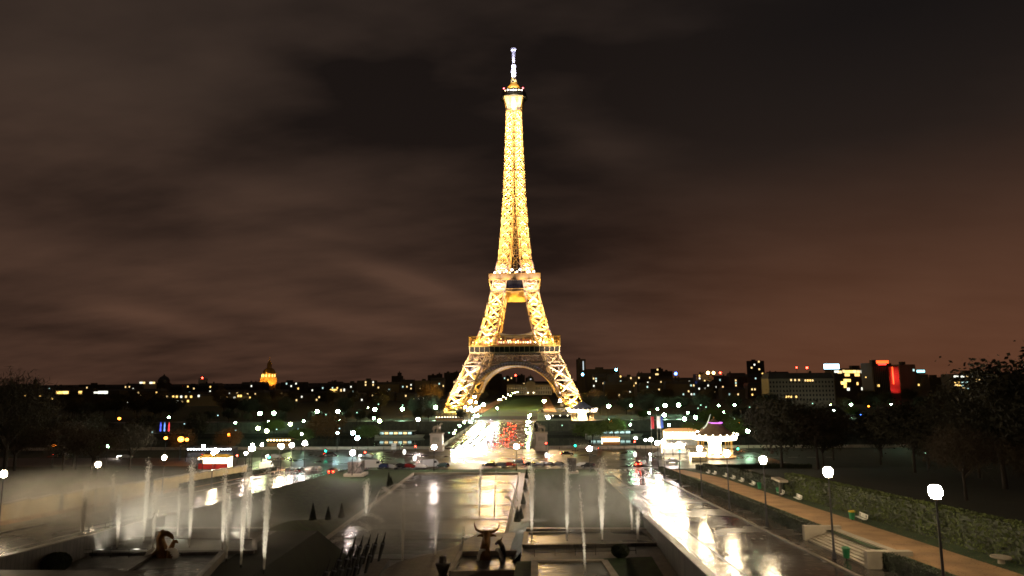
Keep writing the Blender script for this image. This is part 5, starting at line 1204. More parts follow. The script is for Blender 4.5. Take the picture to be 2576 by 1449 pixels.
# bull
p = atz(1223, 1420, 1.3); p = Vector((p.x, p.y, 1.3)); t = thing('bull_statue', 'gilded bull head statue with wide raised horns above its lit pool', 'statue', tuple(p))
k = 97.0 / FPX      # metres per photo pixel at that distance
def S(pts): return [((x * k, y, z * k), r * k) for x, y, z, r in pts]
blob('body', [S([(-2, 0, 12, 13), (-3, 0, 34, 12), (0, -.1, 50, 11), (2, -.3, 66, 8.5)]), S([(2, -.3, 68, 9.5), (2, -.75, 60, 8), (2, -1.2, 50, 5.5)]), S([(-6, -.3, 66, 5), (-14, -.3, 65, 3), (-20, -.2, 62, 1.6)]), S([(10, -.3, 66, 5), (18, -.3, 65, 3), (24, -.2, 62, 1.6)]), S([(-9, -.2, 26, 5), (-13, -.6, 8, 3.6), (-12, -.6, -6, 3)]), S([(6, -.2, 26, 5), (9, -.6, 8, 3.6), (8, -.6, -6, 3)])], M_BRONZE, t, .09)
for s in (-1, 1): blob('horn', [S([(2 + s * 6, -.3, 72, 3.6), (2 + s * 15, -.3, 73, 3.2), (2 + s * 24, -.3, 77, 2.6), (2 + s * 28, -.3, 86, 1.8), (2 + s * 29, -.3, 96, .6)])], M_BRONZE, t, .05)
b = MB(); b.box(-2.0, -1.6, -.2, 2.6, 1.4, .25); b.build('plinth', M_STONED, t)
t = thing('calf_statue', 'smaller dark calf statue pressed against the gilded bull', 'statue', (p.x + 36 * k, p.y + .2, 1.3)); blob('body', [S([(0, 0, 8, 8), (2, 0, 26, 7.5), (0, 0, 40, 6), (-6, -.1, 50, 5), (-13, -.3, 46, 3.4)]), S([(-1, 0, 54, 2), (1, 0, 60, .8)])], M_BRONZED, t, .08)
# horse with dog
p = atz(408, 1412, PZ); p.z = PZ + .2; k = 83.0 / FPX
t = thing('horse_statue', 'gilded horse head statue with bent neck in the dark raised pool', 'statue', tuple(p))
blob('body', [S([(0, 0, 6, 15), (-2, 0, 24, 14), (-6, 0, 38, 11), (-8, 0, 50, 9), (-3, 0, 60, 8), (8, 0, 60, 6.5), (18, 0, 55, 5), (22, 0, 50, 3.6)]), S([(-8, 0, 62, 3), (-16, 0, 64, 1.6)]), S([(-12, 0, 20, 6), (-20, -.4, 12, 4), (-24, -.4, 2, 3), (-22, -.4, -8, 2.4)]), S([(-4, 0, 66, 2.2), (-3, 0, 71, .8)])], M_BRONZE, t, .08)
blob('mane', [S([(-6, 0, 66, 3), (-13, 0, 56, 4), (-15, 0, 44, 4), (-13, 0, 32, 3)])], M_BRONZED, t, .08)
b = MB(); b.box(-1.6, -1.4, -.3, 1.8, 1.4, .1); b.build('plinth', M_STONED, t)
t = thing('dog_statue', 'gilded dog statue sitting up against the horse', 'statue', (p.x + 24 * k, p.y - .2, p.z)); blob('body', [S([(-4, 0, 6, 8), (-3, 0, 20, 7.5), (0, 0, 32, 6), (4, 0, 42, 4.6), (9, 0, 44, 3.4), (13, 0, 40, 2.4)]), S([(2, 0, 46, 1.8), (1, 0, 50, .7)]), S([(-2, -.2, 22, 3), (5, -.4, 10, 2.4), (5, -.4, -2, 2)])], M_BRONZE, t, .07)
# water skirts under the statues
def skirt(x, y, z, label, hw, h):
    t = thing('water_skirt', label, 'fountain', (x, y, z)); r = random.Random(int(hw * 100)); b = MB()
    for i in range(2600):
        s_ = r.choice((-1, 1)); v = r.random(); q = Vector((s_ * (hw * (.45 + .55 * v ** .6)) + r.gauss(0, .09), r.uniform(-.8, .3), h * (1 - v * v))); d = .05 * r.uniform(.5, 1.2)
        b.quad(q + Vector((0, 0, -d * 2)), q + Vector((d, 0, 0)), q + Vector((0, 0, d * 2)), q + Vector((-d, 0, 0)))
    b.build('foam_spray', M_SPRAY, t)
p1 = atz(1223, 1420, 1.3); skirt(p1.x + .6, p1.y - .4, 1.5, 'white water skirt spilling around the bull', 1.75, 1.9); skirt(p.x + .2, p.y - .3, PZ + .1, 'white water skirt spilling below the horse', 1.9, 1.5)
# equestrian groups on bridge pylons
def pylon(x, y, h, w, label, slabel, rz=0, first=[None]):
    t = thing('stone_pylon', label, 'pedestal', (x, y, 0)); b = MB()
    b.lathe([(w * .80, 0), (w * .80, h * .28), (w * .72, h * .3), (w * .70, h * .92), (w * .78, h * .94), (w * .78, h)], n=4, sq=True); b.build('shaft', mat('pylon_stone', (.5, .42, .33), .7, 0, .12, .5), t)
    b = MB(); b.box(-w * .3, -w * .56, h * .55, w * .3, -w * .5, h * .8); b.build('inscription_panel', M_STONE, t)
    s_ = thing('warrior_statue', slabel, 'statue', (x, y, h)); s_.rotation_euler = (0, 0, rz); q = w / 4.6
    M_ = mat('statue_stone', (.42, .34, .25), .7, 0, .2, 1.5)
    blob('horse', [[((-.9 * q, 0, 2.2 * q), .62 * q), ((.7 * q, 0, 2.3 * q), .66 * q)], [((.8 * q, 0, 2.5 * q), .5 * q), ((1.5 * q, 0, 3.7 * q), .32 * q), ((2.1 * q, 0, 3.5 * q), .2 * q)], [((.9 * q, .3 * q, 2 * q), .25 * q), ((1.4 * q, .3 * q, 1.2 * q), .16 * q), ((1.1 * q, .3 * q, .4 * q), .13 * q)], [((.8 * q, -.3 * q, 2 * q), .25 * q), ((.8 * q, -.3 * q, .1 * q), .14 * q)], [((-1.1 * q, .3 * q, 2 * q), .3 * q), ((-1.4 * q, .3 * q, 1.1 * q), .17 * q), ((-1.2 * q, .3 * q, 0), .14 * q)], [((-1.1 * q, -.3 * q, 2 * q), .3 * q), ((-1.2 * q, -.3 * q, 0), .14 * q)], [((-1.4 * q, 0, 2.4 * q), .16 * q), ((-1.9 * q, 0, 1.2 * q), .1 * q)]], M_, s_, .12)
    blob('warrior', [[((.3 * q, -1.0 * q, .2 * q), .2 * q), ((.3 * q, -1 * q, 1.4 * q), .26 * q), ((.3 * q, -1 * q, 2.4 * q), .36 * q), ((.3 * q, -1 * q, 2.9 * q), .16 * q), ((.3 * q, -1 * q, 3.25 * q), .24 * q)], [((.3 * q, -1 * q, 2.6 * q), .16 * q), ((1 * q, -.7 * q, 2.9 * q), .12 * q)], [((.1 * q, -1 * q, 1.2 * q), .2 * q), ((-.1 * q, -1 * q, .1 * q), .15 * q)]], M_, s_, .1)
    b = MB(); b.box(-2.2 * q, -1.5 * q, 0, 2.2 * q, .9 * q, .18 * q); b.build('base', M_, s_)
def py_at(px0, px1, pyb, pyt, Y): a, c = atY(px0, pyb, Y), atY(px1, pyb, Y); return (a.x + c.x) / 2, (c.x - a.x), atY(px0, pyt, Y).z
x, w, h = py_at(1084, 1114, 1132, 1090, 246); pylon(x, 246, h, w, 'pale stone pylon at the western end of the bridge', 'stone horse and warrior on the western bridge pylon')
x, w, h = py_at(1348, 1377, 1132, 1088, 246); pylon(x, 246, h, w, 'pale stone pylon at the eastern end of the bridge', 'stone horse and warrior on the eastern bridge pylon', pi)
x, w, h = py_at(1352, 1370, 1062, 1040, 404); pylon(x, 404, h, w, 'pale stone pylon on the far end of the bridge, tower side', 'stone horse on the far bridge pylon under the tower leg')
# rough stone blocks beside the basin head
def rough_block(px0, px1, pyb, pyt, label):
    a, c = atz(px0, pyb, 0), atz(px1, pyb, 0); w = (c.x - a.x); h = atY(px0, pyt, a.y).z; zb = lawn_h(min(a.y, 187), 1.0) if abs(a.x) < XR else 0
    t = thing('carved_stone_block', label, 'sculpture', ((a.x + c.x) / 2, a.y + w / 2, zb)); b = MB(); r = random.Random(int(px0)); n = 9
    for j in range(7):
        for i in range(4 * n):
            s4, u = divmod(i, n); u = -1 + 2 * u / n; q = side(s4, u * w / 2, w / 2, 0); f = 1 + r.uniform(-.09, .06) + (.06 if j == 5 else 0); b.v.append((q.x * f, q.y * f, (h - zb) * j / 6 + r.uniform(-.12, .12) * (j < 6)))
    N4 = 4 * n
    for j in range(6):
        for i in range(N4): b.f.append((j * N4 + i, j * N4 + (i + 1) % N4, (j + 1) * N4 + (i + 1) % N4, (j + 1) * N4 + i))
    b.f.append(tuple(6 * N4 + i for i in range(N4))); b.build('block', M_STONED, t); b = MB(); b.box(-w * .75, -w * .75, -.6, w * .75, w * .75, .15); b.build('plinth', M_STONE, t)
rough_block(874, 907, 1203, 1162, 'rough carved stone block on the lawn beside the white delivery van'); rough_block(1428, 1450, 1194, 1152, 'rough carved stone block on the lawn by the eastern parked cars')

# ================================================================== FOUNTAINS
JET = {}
def jet(px, pyb, pyt, z, label, wide=1.0, lean=0.0, dens=1.0, grp='upright fountain jets', nozzle=True):
    p = atz(px, pyb, z); top = atY(px + lean, pyt, p.y); H = (top.z - z) * 1.22; k = FPX / p.y
    t = thing('fountain_jet', label, 'fountain', tuple(p), 0, grp)
    n = int(9500 * dens * (H / 9) * wide)
    b = water_mesh(int(px), H, .08, .58 * wide, n, (top.x - p.x, 0), .046, .3)
    b.build('foam_spray', M_SPRAY, t)
    if nozzle: q = MB(); q.cyl((0, 0, -.5), (0, 0, .1), .11, .07, 8); q.build('nozzle', M_BLACK, t)
    light('fountain_fill', 'SPOT', t, (0, -4.2, .4), (4200 if px < 700 else 3600) * dens, (1, .90, .70), .25, 84, (0, 0, 5.5), .9)  # spot added in front of the jet to brighten its spray
    return p
Z1 = PZ + .35
for px, yb, yt, w, d in [(1338, 1357, 1188, 1.0, 1), (1427, 1358, 1185, 1.0, 1), (1515, 1358, 1182, 1.3, 1.1), (1605, 1358, 1290, .8, .8)]:
    jet(px, yb, yt, Z1, 'upright white jet, %s in the row from the bull towards the wet road' % nth([1338, 1427, 1515, 1605].index(px)), w, 0, d)
jet(1590, 1334, 1265, Z1, 'short thin jet behind the last jet by the wet road', .6, -4, .6)
jet(1472, 1452, 1255, PZ + .1, 'thin tall jet leaning over the stone pool on the small lawn', .5, -14, .6)
for i, (px, yb, yt, w, d, ln) in enumerate([(204, 1374, 1235, 1.0, 1, 12), (276, 1358, 1215, .8, .8, 8), (294, 1378, 1245, .9, 1, 5), (361, 1362, 1185, 1.0, .9, 12), (384, 1376, 1240, 1.0, 1, 6), (476, 1374, 1180, 1.1, 1, 5), (559, 1390, 1215, 1.0, 1, 6), (570, 1405, 1250, .9, 1, 5), (606, 1420, 1200, 1.1, 1, 14), (625, 1356, 1200, 1.2, .9, 2), (664, 1432, 1215, 1.1, 1.1, 9), (446, 1350, 1240, .7, .6, 4)]):
    jet(px, yb, yt, Z1, 'upright jet in the western pool, %s' % ['outermost by the cream wall', 'second from the cream wall', 'third from the cream wall', 'fourth, behind the horse head', 'fifth, just beside the horse head', 'tall one past the horse', 'first beyond the horse pool corner', 'close beside the horse pool corner', 'wide one past the horse pool corner', 'tall faint one at the lawn end', 'last one next to the dark lawn', 'faint one behind the horse'][i], w, ln, d)
for i, (px, yb, yt, w, d, z) in enumerate([(1012, 1424, 1262, .8, 1.0, .2), (1095, 1402, 1290, .7, .9, .9), (1164, 1374, 1325, .6, .8, .9), (1206, 1296, 1180, 1.0, .7, 0), (1244, 1300, 1200, .7, .5, 0)]):
    jet(px, yb, yt, z, 'upright jet in the long basin, %s' % ['beside the water cannons', 'second past the water cannons', 'short one in front of the bull terrace', 'faint tall one in mid basin behind the bull', 'faint thin one in mid basin'][i], w, 4, d)
jet(921, 1297, 1218, .2, 'fan shaped jet spreading at the dark lawn beside the basin', 1.7, 2, .7)
def arc(p0, p1, rise, label, r1=.5, n=2600, seed=1):
    """a curved water shot from nozzle to basin"""
    p0, p1 = Vector(p0), Vector(p1); t = thing('water_arc', label, 'fountain', tuple(p0), 0, 'arching water shots along the basin'); b = MB(); r = random.Random(seed); d = p1 - p0
    for i in range(n):
        u = r.random(); c = d * u + Vector((0, 0, rise * 4 * u * (1 - u))); rad = .06 + r1 * u; q = c + Vector((r.gauss(0, 1), r.gauss(0, 1), r.gauss(0, .8) - .8 * u)) * rad * .5
        e = (d.normalized() + Vector((0, 0, rise * 4 * (1 - 2 * u) / d.length))).normalized(); v = e.orthogonal().normalized(); s_ = .05 * r.uniform(.5, 1.2)
        b.quad(q - e * s_ * 2, q + v * s_ * .7, q + e * s_ * 2, q - v * s_ * .7)
    b.build('foam_spray', M_SPRAY, t); q = MB(); q.cyl((0, 0, -.4), d.normalized() * .4 + Vector((0, 0, .25)), .12, .08, 8); q.build('nozzle', M_BLACK, t)
    light('fountain_fill', 'SPOT', t, (-.5, -.6, .1), 700, (1, .92, .75), .15, 60, tuple(d * .5 + Vector((0, 0, rise))), .8)  # added spot that brightens the arc of water
for i, (a, c, rs) in enumerate([((772, 1416, .3), (862, 1352, .3), .7), ((862, 1348, .3), (962, 1308, .2), 2.2), ((862, 1348, .3), (930, 1330, .2), 1.4), ((922, 1298, .3), (985, 1240, .2), 2.3), ((922, 1298, .3), (1018, 1222, .2), 2.4), ((940, 1272, .3), (975, 1232, .2), 1.8)]):
    arc(atz(*a), atz(*c), rs, 'curving water shot over the western basin edge, %s from the cannons' % nth(i), .55, 2800, i)
for i, (a, c, rs) in enumerate([((1302, 1256, .3), (1272, 1222, .2), 2.0), ((1297, 1292, .3), (1262, 1262, .2), 2.0)]):
    arc(atz(*a), atz(*c), rs, 'curving water shot over the eastern basin edge, %s behind the bull' % nth(i), .6, 2000, 20 + i)
# drifting mist of the jets
def mist(label_n, c, r, dens):
    m = bpy.data.materials.new('mist'); m.use_nodes = True; nt = m.node_tree; nt.nodes.clear(); v = nt.nodes.new('ShaderNodeVolumePrincipled'); v.inputs['Color'].default_value = (.95, .93, .88, 1); v.inputs['Density'].default_value = dens; v.inputs['Anisotropy'].default_value = .2
    o = nt.nodes.new('ShaderNodeOutputMaterial'); nt.links.new(v.outputs[0], o.inputs['Volume'])
    N = nt.nodes.new; L = nt.links.new; tc = N('ShaderNodeTexCoord'); mp = N('ShaderNodeMapping'); L(tc.outputs['Object'], mp.inputs[0]); mp.inputs['Scale'].default_value = (1 / r[0], 1 / r[1], 1 / r[2])
    ln = N('ShaderNodeVectorMath'); ln.operation = 'LENGTH'; L(mp.outputs[0], ln.inputs[0]); mr = N('ShaderNodeMapRange'); mr.interpolation_type = 'SMOOTHSTEP'; L(ln.outputs['Value'], mr.inputs[0])
    mr.inputs[1].default_value = .1; mr.inputs[2].default_value = 1; mr.inputs[3].default_value = dens; mr.inputs[4].default_value = 0; nz = N('ShaderNodeTexNoise'); L(tc.outputs['Object'], nz.inputs[0]); nz.inputs['Scale'].default_value = .28; nz.inputs['Detail'].default_value = 3; nz.inputs['Distortion'].default_value = .8
    m2 = N('ShaderNodeMapRange'); L(nz.outputs[0], m2.inputs[0]); m2.inputs[1].default_value = .32; m2.inputs[2].default_value = .68; m2.inputs[3].default_value = .25; m2.inputs[4].default_value = 1.9
    ml = N('ShaderNodeMath'); ml.operation = 'MULTIPLY'; L(mr.outputs[0], ml.inputs[0]); L(m2.outputs[0], ml.inputs[1]); L(ml.outputs[0], v.inputs['Density'])
    b = MB(); b.ell((0, 0, 0), r[0], r[1], r[2], 28, 16); ob = b.build('mist', m, None, c, True); ob['kind'] = 'stuff'; return ob
mist('', (-32, 90, PZ + 3.5), (15, 10, 7.5), .075); mist('', (-46, 96, PZ + 3.5), (22, 13, 7), .075); mist('', (-20, 88, PZ + 3), (10, 8, 7), .05); mist('', (27, 93, PZ + 4.5), (12, 7, 7), .05)
mist('', (-2, 122, 2.0), (16, 32, 4.5), .07)
# battery of water cannons
t = thing('water_cannon', 'dark slender water cannon with pointed nozzle aiming over the basin', 'water cannon', (0, 0, 0), 0, 'battery of water cannons')
k = .055
b = MB(); b.lathe([(.10, -2.4), (.17, -2.2), (.26, -.6), (.30, .2), (.24, .45), (.13, .6), (.12, 1.1), (.07, 1.25), (.055, 1.75), (.01, 1.85)], n=10); b.build('barrel', M_BLACK, t)
b = MB(); b.lathe([(.31, .1), (.34, .2), (.31, .3)], n=10); b.build('collar', M_POST, t)
b = MB(); b.cyl((0, .1, -1.0), (0, .5, -2.6), .07, n=6); b.build('support', M_BLACK, t)
cpos = [(962 - r_ * 33 - j * 19.0 + (j * 0), 1372 + r_ * 30 + j * 3) for r_ in range(4) for j in range(5)]
for i, (px, py) in enumerate(cpos):
    r_, j = divmod(i, 5); z = 2.9 - r_ * .15; p = atz(px, py, z)
    o = t if i == 0 else dup(t, (0, 0, 0)); o.location = p; o.rotation_euler = (radians(-24), radians(9), 0)
    o['label'] = 'dark slender water cannon, %s of the %s row from the basin' % (nth(j), nth(r_))
a = [atz(x, y, 1.0) for x, y in ((980, 1404), (880, 1410), (770, 1470), (930, 1480))]
tb = thing('cannon_mount', 'dark sloping mount carrying the battery of water cannons', 'plinth', (0, 0, 0)); b = MB(); b.quad(*[tuple(p) for p in a]); 
for p, q in zip(a, a[1:] + a[:1]): b.quad((p.x, p.y, 1.0), (q.x, q.y, 1.0), (q.x, q.y, -.5), (p.x, p.y, -.5))
b.build('mount', M_STONED, tb)
# urn beside the bull pool with a falling jet, lion-mouth spout at the lit corner
p = atz(1114, 1446, 1.3); t = thing('fountain_urn', 'weathered stone fountain urn with water running down beside the bull pool', 'fountain', tuple(p)); b = MB(); b.lathe([(.5, 0), (.9, 1.1), (1.0, 1.4), (.85, 1.5), (.5, 1.55), (.45, 2.3), (.2, 2.4)], n=14); b.build('urn', M_STONED, t)
p = atz(1342, 1420, 2.0); t = thing('wall_spout', 'small gilded wall spout at the lit corner of the bull pool', 'fountain', (p.x, p.y, 1.9)); b = MB(); b.box(-.1, -.3, -.25, 1.0, .3, .3); b.ell((1.0, 0, 0), .35, .35, .35); b.build('spout', M_BRONZE, t)
light('fountain_fill', 'POINT', t, (.5, -1.0, .6), 60, (1, .6, .2), .1)  # added fill for the lit corner, without a lamp body

# ================================================================== CAROUSELS, STALLS, FLAGS
CREAM = emit('fair_glow_cream', (1, .78, .42), 8); FAIRW = emit('fair_glow_white', (1, .84, .56), 10); FAIRG = emit('fair_light_gold', (1, .62, .2), 5)  # cream glow put on drums, ceilings and stall walls in place of lamplight
def carousel(x, y, R, H, label, roofm, z=0.0, stripes=False):
    t = thing('carousel', label, 'carousel', (x, y, z)); b = MB(); b.lathe([(R, 0), (R, .45), (R * .97, .5)], n=28); b.build('platform', mat('fair_wood', (.4, .2, .08), .4), t)
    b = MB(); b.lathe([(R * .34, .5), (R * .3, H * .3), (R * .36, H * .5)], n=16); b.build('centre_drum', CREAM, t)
    hr = H * .52
    b = MB(); b.lathe([(R * 1.05, hr - .9), (R * 1.08, hr + .5), (R * 1.02, hr + .55), (R * .98, hr - .85)], n=28); b.build('rounding_board', FAIRW, t)  # the board itself glows, standing in for light from its bulbs
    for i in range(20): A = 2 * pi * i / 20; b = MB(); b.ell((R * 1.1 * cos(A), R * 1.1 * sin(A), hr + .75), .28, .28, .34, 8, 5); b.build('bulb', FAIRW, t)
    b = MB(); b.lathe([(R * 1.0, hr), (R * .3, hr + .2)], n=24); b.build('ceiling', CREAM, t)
    b = MB(); b.lathe([(R * 1.06, hr + .5), (R * .72, hr + H * .13), (R * .42, hr + H * .27), (R * .16, hr + H * .40), (R * .05, hr + H * .44)], n=28); rf = b.build('roof', roofm, t)
    b = MB(); b.cyl((0, 0, hr + H * .43), (0, 0, H * 1.0), .08, n=6); b.ell((0, 0, H), .25, .25, .3); b.build('finial', M_GD, rf)
    hm = MB(); hm.ell((0, 0, 1.35), .75, .26, .33); hm.cyl((.5, 0, 1.45), (.9, 0, 2.05), .2, .14, 8); hm.ell((1.05, 0, 2.05), .3, .13, .15)
    for dx, dy in ((.5, .14), (.5, -.14), (-.5, .14), (-.5, -.14)): hm.cyl((dx, dy, 1.2), (dx + .15, dy, .62), .1, .06, 6)
    hm.cyl((-.7, 0, 1.45), (-1.0, 0, .95), .08, .04, 5); hme = hm.mesh('horse', mat('fair_horse', (.7, .55, .35), .35), True)
    pm = MB(); pm.cyl((0, 0, .5), (0, 0, hr), .06, n=8); pme = pm.mesh('pole', M_GD)
    for i in range(12):
        A = 2 * pi * i / 12 + .1
        link('pole', pme, t, (R * .82 * cos(A), R * .82 * sin(A), 0)); link('horse', hme, t, (R * .82 * cos(A), R * .82 * sin(A), .2 * (i % 2)), A + pi / 2)
    return t
p = atz(1815, 1157, 0); cw = 110 / 2 * p.y / FPX
carousel(p.x, p.y + cw, cw * .92, 13.0, 'blazing white-gold carousel with a tan tent roof beside the dark trees', M_TENT)
# violet ring and green crescent light on the roof mast
q = thing('neon_ring', 'thin violet neon ring around the carousel roof tip', 'neon light', (p.x + .5, p.y + cw, 11.2)); b = MB()
for i in range(24):
    A, B_ = 2 * pi * i / 24, 2 * pi * (i + 1) / 24; b.beam((2.2 * cos(A), 2.2 * sin(A), 0), (2.2 * cos(B_), 2.2 * sin(B_), 0), .22)
b.build('tube', emit('neon_violet', (.7, .15, .8), 2.5), q)
q = thing('light_curve', 'pale green curved light strip rising over the carousel roof edge', 'neon light', (p.x - 1.2, p.y + cw - 1, 9.4)); b = MB()
for i in range(10): u, v = i / 10, (i + 1) / 10; b.beam((-2.6 + 2.6 * u ** .6, 0, 4.6 * u), (-2.6 + 2.6 * v ** .6, 0, 4.6 * v), .3 * (1 - u) + .05)
b.build('tube', emit('neon_palegreen', (.7, .85, .6), .9), q)
p2 = atz(1465, 1058, 0); carousel(p2.x, p2.y, 8.6, 12.5, 'white-lit carousel with blue and white tent top by the tower foot', mat('blue_canvas', (.25, .27, .5), .6))
def stall(px, py, w, d, h, label, roofcol, lights=6, lm=FAIRW, name='market_stall', front=True, roofm=None):
    p = atz(px, py, 0); t = thing(name, label, 'stall', (p.x, p.y, 0)); b = MB(); b.box(-w / 2, 0, 0, w / 2, .2, h * .38); b.build('counter', mat('stall_' + label[:6], roofcol, .5), t)
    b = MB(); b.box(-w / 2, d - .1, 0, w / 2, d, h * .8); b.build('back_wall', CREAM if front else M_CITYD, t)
    b = MB(); b.v += [(-w / 2 - .4, -.9, h * .8), (w / 2 + .4, -.9, h * .8), (w / 2 + .4, d + .2, h * .84), (-w / 2 - .4, d + .2, h * .84), (-w / 2 + w * .12, d * .4, h), (w / 2 - w * .12, d * .4, h)]; b.f += [(0, 1, 5, 4), (1, 2, 5), (2, 3, 4, 5), (3, 0, 4), (0, 3, 2, 1)]; b.build('roof', roofm or mat('stallroof_' + label[:6], roofcol, .6), t)
    for s in (-1, 1): b = MB(); b.cyl((s * w / 2, -.7, 0), (s * w / 2, -.7, h * .8), .06, n=6); b.build('post', M_BLACK, t)
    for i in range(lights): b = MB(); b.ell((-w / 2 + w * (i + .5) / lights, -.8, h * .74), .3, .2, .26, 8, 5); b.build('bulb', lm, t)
    return t
stall(535, 1180, 9, 3, 4.2, 'bright snack stall with a red counter and yellow awning by the misty road', (.35, .02, .02), 8, roofm=mat('yellow_awning', (.5, .3, .04), .6))
stall(528, 1149, 16, 4, 3.6, 'long stall with a string of white bulbs behind the snack stall', (.1, .12, .14), 16, emit('bulb_string_white', (.85, .95, 1), 14), front=False)
stall(702, 1123, 10, 3, 3.4, 'stall with warm string bulbs on the near bank left of the green trees'.replace(' left of', ' before'), (.2, .1, .04), 8, emit('bulb_string_warm', (1, .7, .3), 25), front=False)
stall(1718, 1120, 13, 5, 6.4, 'white market pavilion with an orange lit canopy beside the carousel', (.5, .5, .5), 12, emit('bulb_string_white', (.85, .95, 1), 14), roofm=emit('canopy_glow_orange', (1, .42, .1), .7))  # canvas glows by itself in place of the light falling on it
stall(1697, 1140, 8, 3, 4.0, 'small brightly lit white stall in front of the orange canopy', (.6, .6, .6), 7)
stall(1760, 1160, 5, 3, 3.4, 'cream van-like stall glowing at the edge of the carousel', (.4, .34, .2), 4)
stall(1538, 1119, 7, 3, 3.2, 'low riverside booth with an orange glowing canopy under the sodium lamp', (.3, .14, .04), 3, emit('booth_orange', (1, .5, .12), 20), roofm=emit('canopy_glow_orange', (1, .42, .1), .7))
stall(1400, 1062, 18, 5, 5.4, 'pale grey pavilion on the far bank between the pylons and carousel', (.3, .28, .26), 4, roofm=mat('pavilion_grey', (.35, .35, .36), .5), front=False)
stall(1130, 1058, 18, 4, 3.0, 'far bank ticket kiosk with a line of white lights below the tower foot', (.2, .12, .05), 10, front=False)
# flags: three long vertical banners
for i, (px0, px1, y0, y1, c, nm) in enumerate([(1637, 1646, 1048, 1078, (.5, .04, .05), 'red'), (1652, 1661, 1047, 1077, (.75, .75, .74), 'white'), (1661, 1669, 1049, 1077, (.05, .1, .42), 'blue')]):
    Y = 262; a, c_ = atY(px0, y0, Y), atY(px1, y1, Y); t = thing('banner_flag', 'tall vertical %s banner on a mast near the rose-white lamps' % nm, 'flag', (a.x, Y, 0)); w = c_.x - a.x
    b = MB(); b.cyl((0, 0, 0), (0, 0, a.z + .6), .09, .05, 8); b.build('mast', M_WHITEP, t); b = MB(); n = 8
    for j in range(n): u, v = j / n, (j + 1) / n; f = lambda u: .12 * sin(u * 7); b.quad((w * u, f(u), c_.z), (w * v, f(v), c_.z), (w * v, f(v), a.z), (w * u, f(u), a.z)); b.quad((w * u, f(u) + .03, a.z), (w * v, f(v) + .03, a.z), (w * v, f(v) + .03, c_.z), (w * u, f(u) + .03, c_.z))
    b.build('cloth', mat('banner_' + nm, c, .7, 0, .08), t); light('banner_light', 'SPOT', t, (w / 2, -3, c_.z - 2), 900, (1, .95, .9), .1, 60, (w / 2, 0, (a.z + c_.z) / 2))
# blue, white-blue and red light columns in the western park
for px, c, nm in [(403, (.06, .1, 1), 'deep blue'), (413, (.12, .35, 1), 'sky blue'), (424, (1, .04, .06), 'red')]:
    p = atz(px, 1090, 0); q = atY(px, 1062, p.y); t = thing('light_column', '%s light column standing in the western park' % nm, 'light column', (p.x, p.y, 0)); s_ = p.y / FPX
    b = MB(); b.cyl((0, 0, 0), (0, 0, 1.0), .5, n=10); b.build('base', M_BLACK, t)
    b = MB(); b.lathe([(1.6 * s_, 1.0), (2.0 * s_, q.z * .3), (1.3 * s_, q.z * .45), (1.8 * s_, q.z * .7), (.4 * s_, q.z)], n=10); b.build('glow_tube', emit('column_' + nm[:4].strip(), c, 1.5), t)
# traffic signals, signs and small clutter round the square
def signal(px, py, colr, label, h=None):
    p = atz(px, py + 20, 0); hz_ = atY(px, py, p.y).z; t = thing('traffic_signal', label, 'traffic light', (p.x, p.y, 0)); b = MB(); b.cyl((0, 0, 0), (0, 0, hz_ - .5), .07, n=8); b.build('post', M_BLACK, t)
    b = MB(); b.box(-.22, -.15, hz_ - .7, .22, .15, hz_ + .6); b.build('signal_box', M_BLACK, t)
    b = MB(); b.ell((0, -.2, hz_ + (.3 if colr == 'r' else -.3)), .22, .12, .22); b.build('signal_lens', {'r': L_RED, 'g': L_TRGREEN}[colr], t)
for px, py, c, lb in [(819, 1132, 'g', 'traffic signal showing green in front of the lit tree'), (1045, 1125, 'r', 'traffic signal showing red before the western pylon'), (918, 1140, 'r', 'pedestrian signal showing red behind the white van'), (1314, 1120, 'r', 'traffic signal showing red at the eastern bridge lamps'), (1447, 1119, 'g', 'traffic signal showing green under the tall poles east of the pylon'), (1374, 1117, 'r', 'traffic signal showing red against the eastern pylon'), (1597, 1113, 'r', 'traffic signal showing red at the eastern crossing corner'), (1711, 1134, 'g', 'big traffic signal showing green before the carousel stalls'), (1857, 1127, 'g', 'traffic signal showing green at the carousel edge'), (596, 1148, 'r', 'traffic signal showing red beside the snack stall'), (677, 1148, 'g', 'traffic signal showing green behind the white van roof')]: signal(px, py, c, lb)
def road_sign(px, pyb, pyt, label, oval=True):
    p = atz(px, pyb, 0); h = atY(px, pyt, p.y).z; t = thing('road_sign', label, 'road sign', (p.x, p.y, 0)); b = MB(); b.cyl((0, 0, 0), (0, 0, h), .06, n=8); b.build('post', M_POST, t); b = MB()
    if oval: b.ell((0, -.12, h), .55, .08, .85, 14, 8)
    else:
        for i in range(4): b.box(-.8, -.15, h - .55 * i - .45, .9, -.08, h - .55 * i)
    b.build('sign_board', emit('sign_lit', (1, 1, .9), 1.6) if oval else M_WHITEP, t)
road_sign(1017, 1160, 1137, 'lit oval white sign on a post behind the parked cars'); road_sign(1043, 1166, 1153, 'lit oval white sign close over the red saloon'); road_sign(990, 1146, 1115, 'stack of white direction boards on a post at the near bank', False); road_sign(1375, 1166, 1145, 'bright oval white sign on a post behind the basin cars'); road_sign(1598, 1160, 1143, 'lit oval sign on a post at the eastern crossing')
for i, x in enumerate(range(-44, 62, 6)):
    if abs(x) < 17: continue
    t = thing('bollard', 'small dark bollard along the bank pavement, %s from the west' % nth(i), 'bollard', (x, 248.5, 0), 0, 'bollards along the bank pavement'); b = MB(); b.lathe([(.12, 0), (.1, .8), (.14, .85), (.12, 1.0), (.02, 1.05)], n=8); b.build('post', M_BLACK, t)
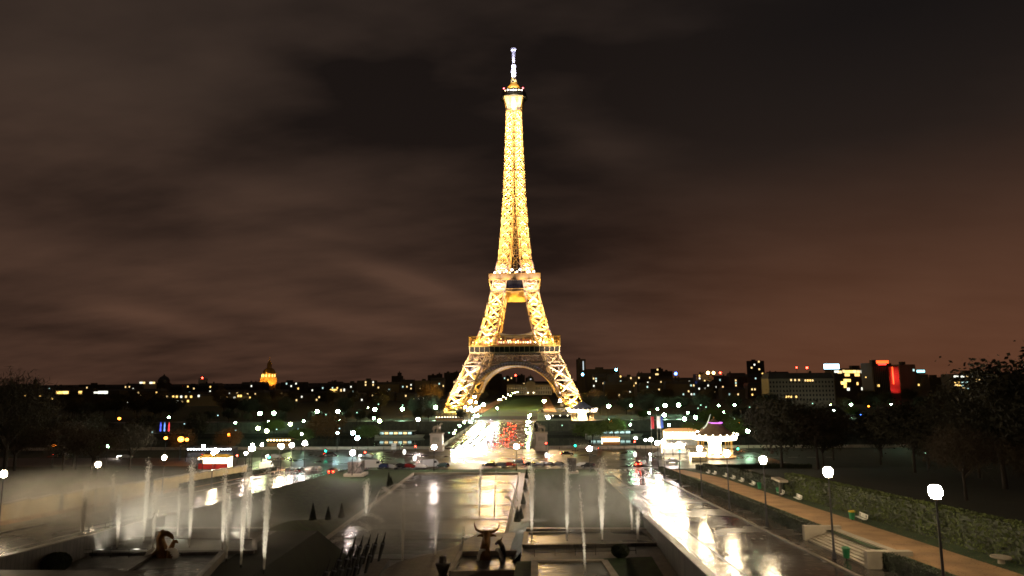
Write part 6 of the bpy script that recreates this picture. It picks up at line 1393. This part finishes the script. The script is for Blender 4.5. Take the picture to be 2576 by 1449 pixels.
for i, (x0, w, lb) in enumerate([(-62, 26, 'moored river boat with a glass roof lit inside under the near quay'), (62, 30, 'moored river boat with green lit windows east of the bridge')]):
    t = thing('river_boat', lb, 'boat', (x0, 384, -7)); b = MB(); b.v += [(-w / 2, -3, 1.4), (w / 2, -3, 1.4), (w / 2 + 3, 0, 1.5), (w / 2, 3, 1.4), (-w / 2, 3, 1.4), (-w / 2, -2.4, -.3), (w / 2, -2.4, -.3), (w / 2 + 1.5, 0, -.3), (w / 2, 2.4, -.3), (-w / 2, 2.4, -.3)]
    b.f += [(0, 1, 2, 3, 4), (0, 5, 6, 1), (1, 6, 7, 2), (2, 7, 8, 3), (3, 8, 9, 4), (4, 9, 5, 0)]; b.build('hull', M_WHITEP, t); b = MB(); b.box(-w / 2 + 2, -2.2, 1.4, w / 2 - 3, 2.2, 3.6); b.build('cabin', M_CITYD, t)
    b = MB(); b.box(-w / 2 + 1.6, -2.5, 3.6, w / 2 - 2.6, 2.5, 3.9); b.build('roof', M_WHITEP, t)
    for j in range(7): b = MB(); x = -w / 2 + 3 + (w - 7) * j / 7; b.box(x, -2.28, 2.0, x + (w - 7) / 9, -2.21, 3.2); b.build('window', [L_WINC, L_WIN][i == 0 and j % 2], t)

# wet leaves blown over the path, pavement and lawn edges
b = MB(); r = random.Random(77)
for i in range(5200):
    y = 46 + 110 * r.random() ** 1.5; x = r.choice([r.gauss(61.4, .7), r.gauss(55.4, .6), r.uniform(55.6, 61.4), r.gauss(50.6, .5), r.uniform(50.2, 54)]) ; x = max(50.1, min(63, x))
    z = (zr(y) + dz_alley(y) + (.075 * max(0, x - 61.2)) if x > 54.4 else zr(y) + .12) + .02; s_ = r.uniform(.04, .10); A = r.uniform(0, 6.28)
    b.quad((x + s_ * cos(A), y + s_ * sin(A), z), (x - s_ * .5 * sin(A), y + s_ * .5 * cos(A), z + .02), (x - s_ * cos(A), y - s_ * sin(A), z), (x + s_ * .5 * sin(A), y - s_ * .5 * cos(A), z + .01))
o = b.build('fallen_leaves', mat('dead_leaf', (.16, .085, .03), .6, 0, .6, 3)); o['kind'] = 'stuff'
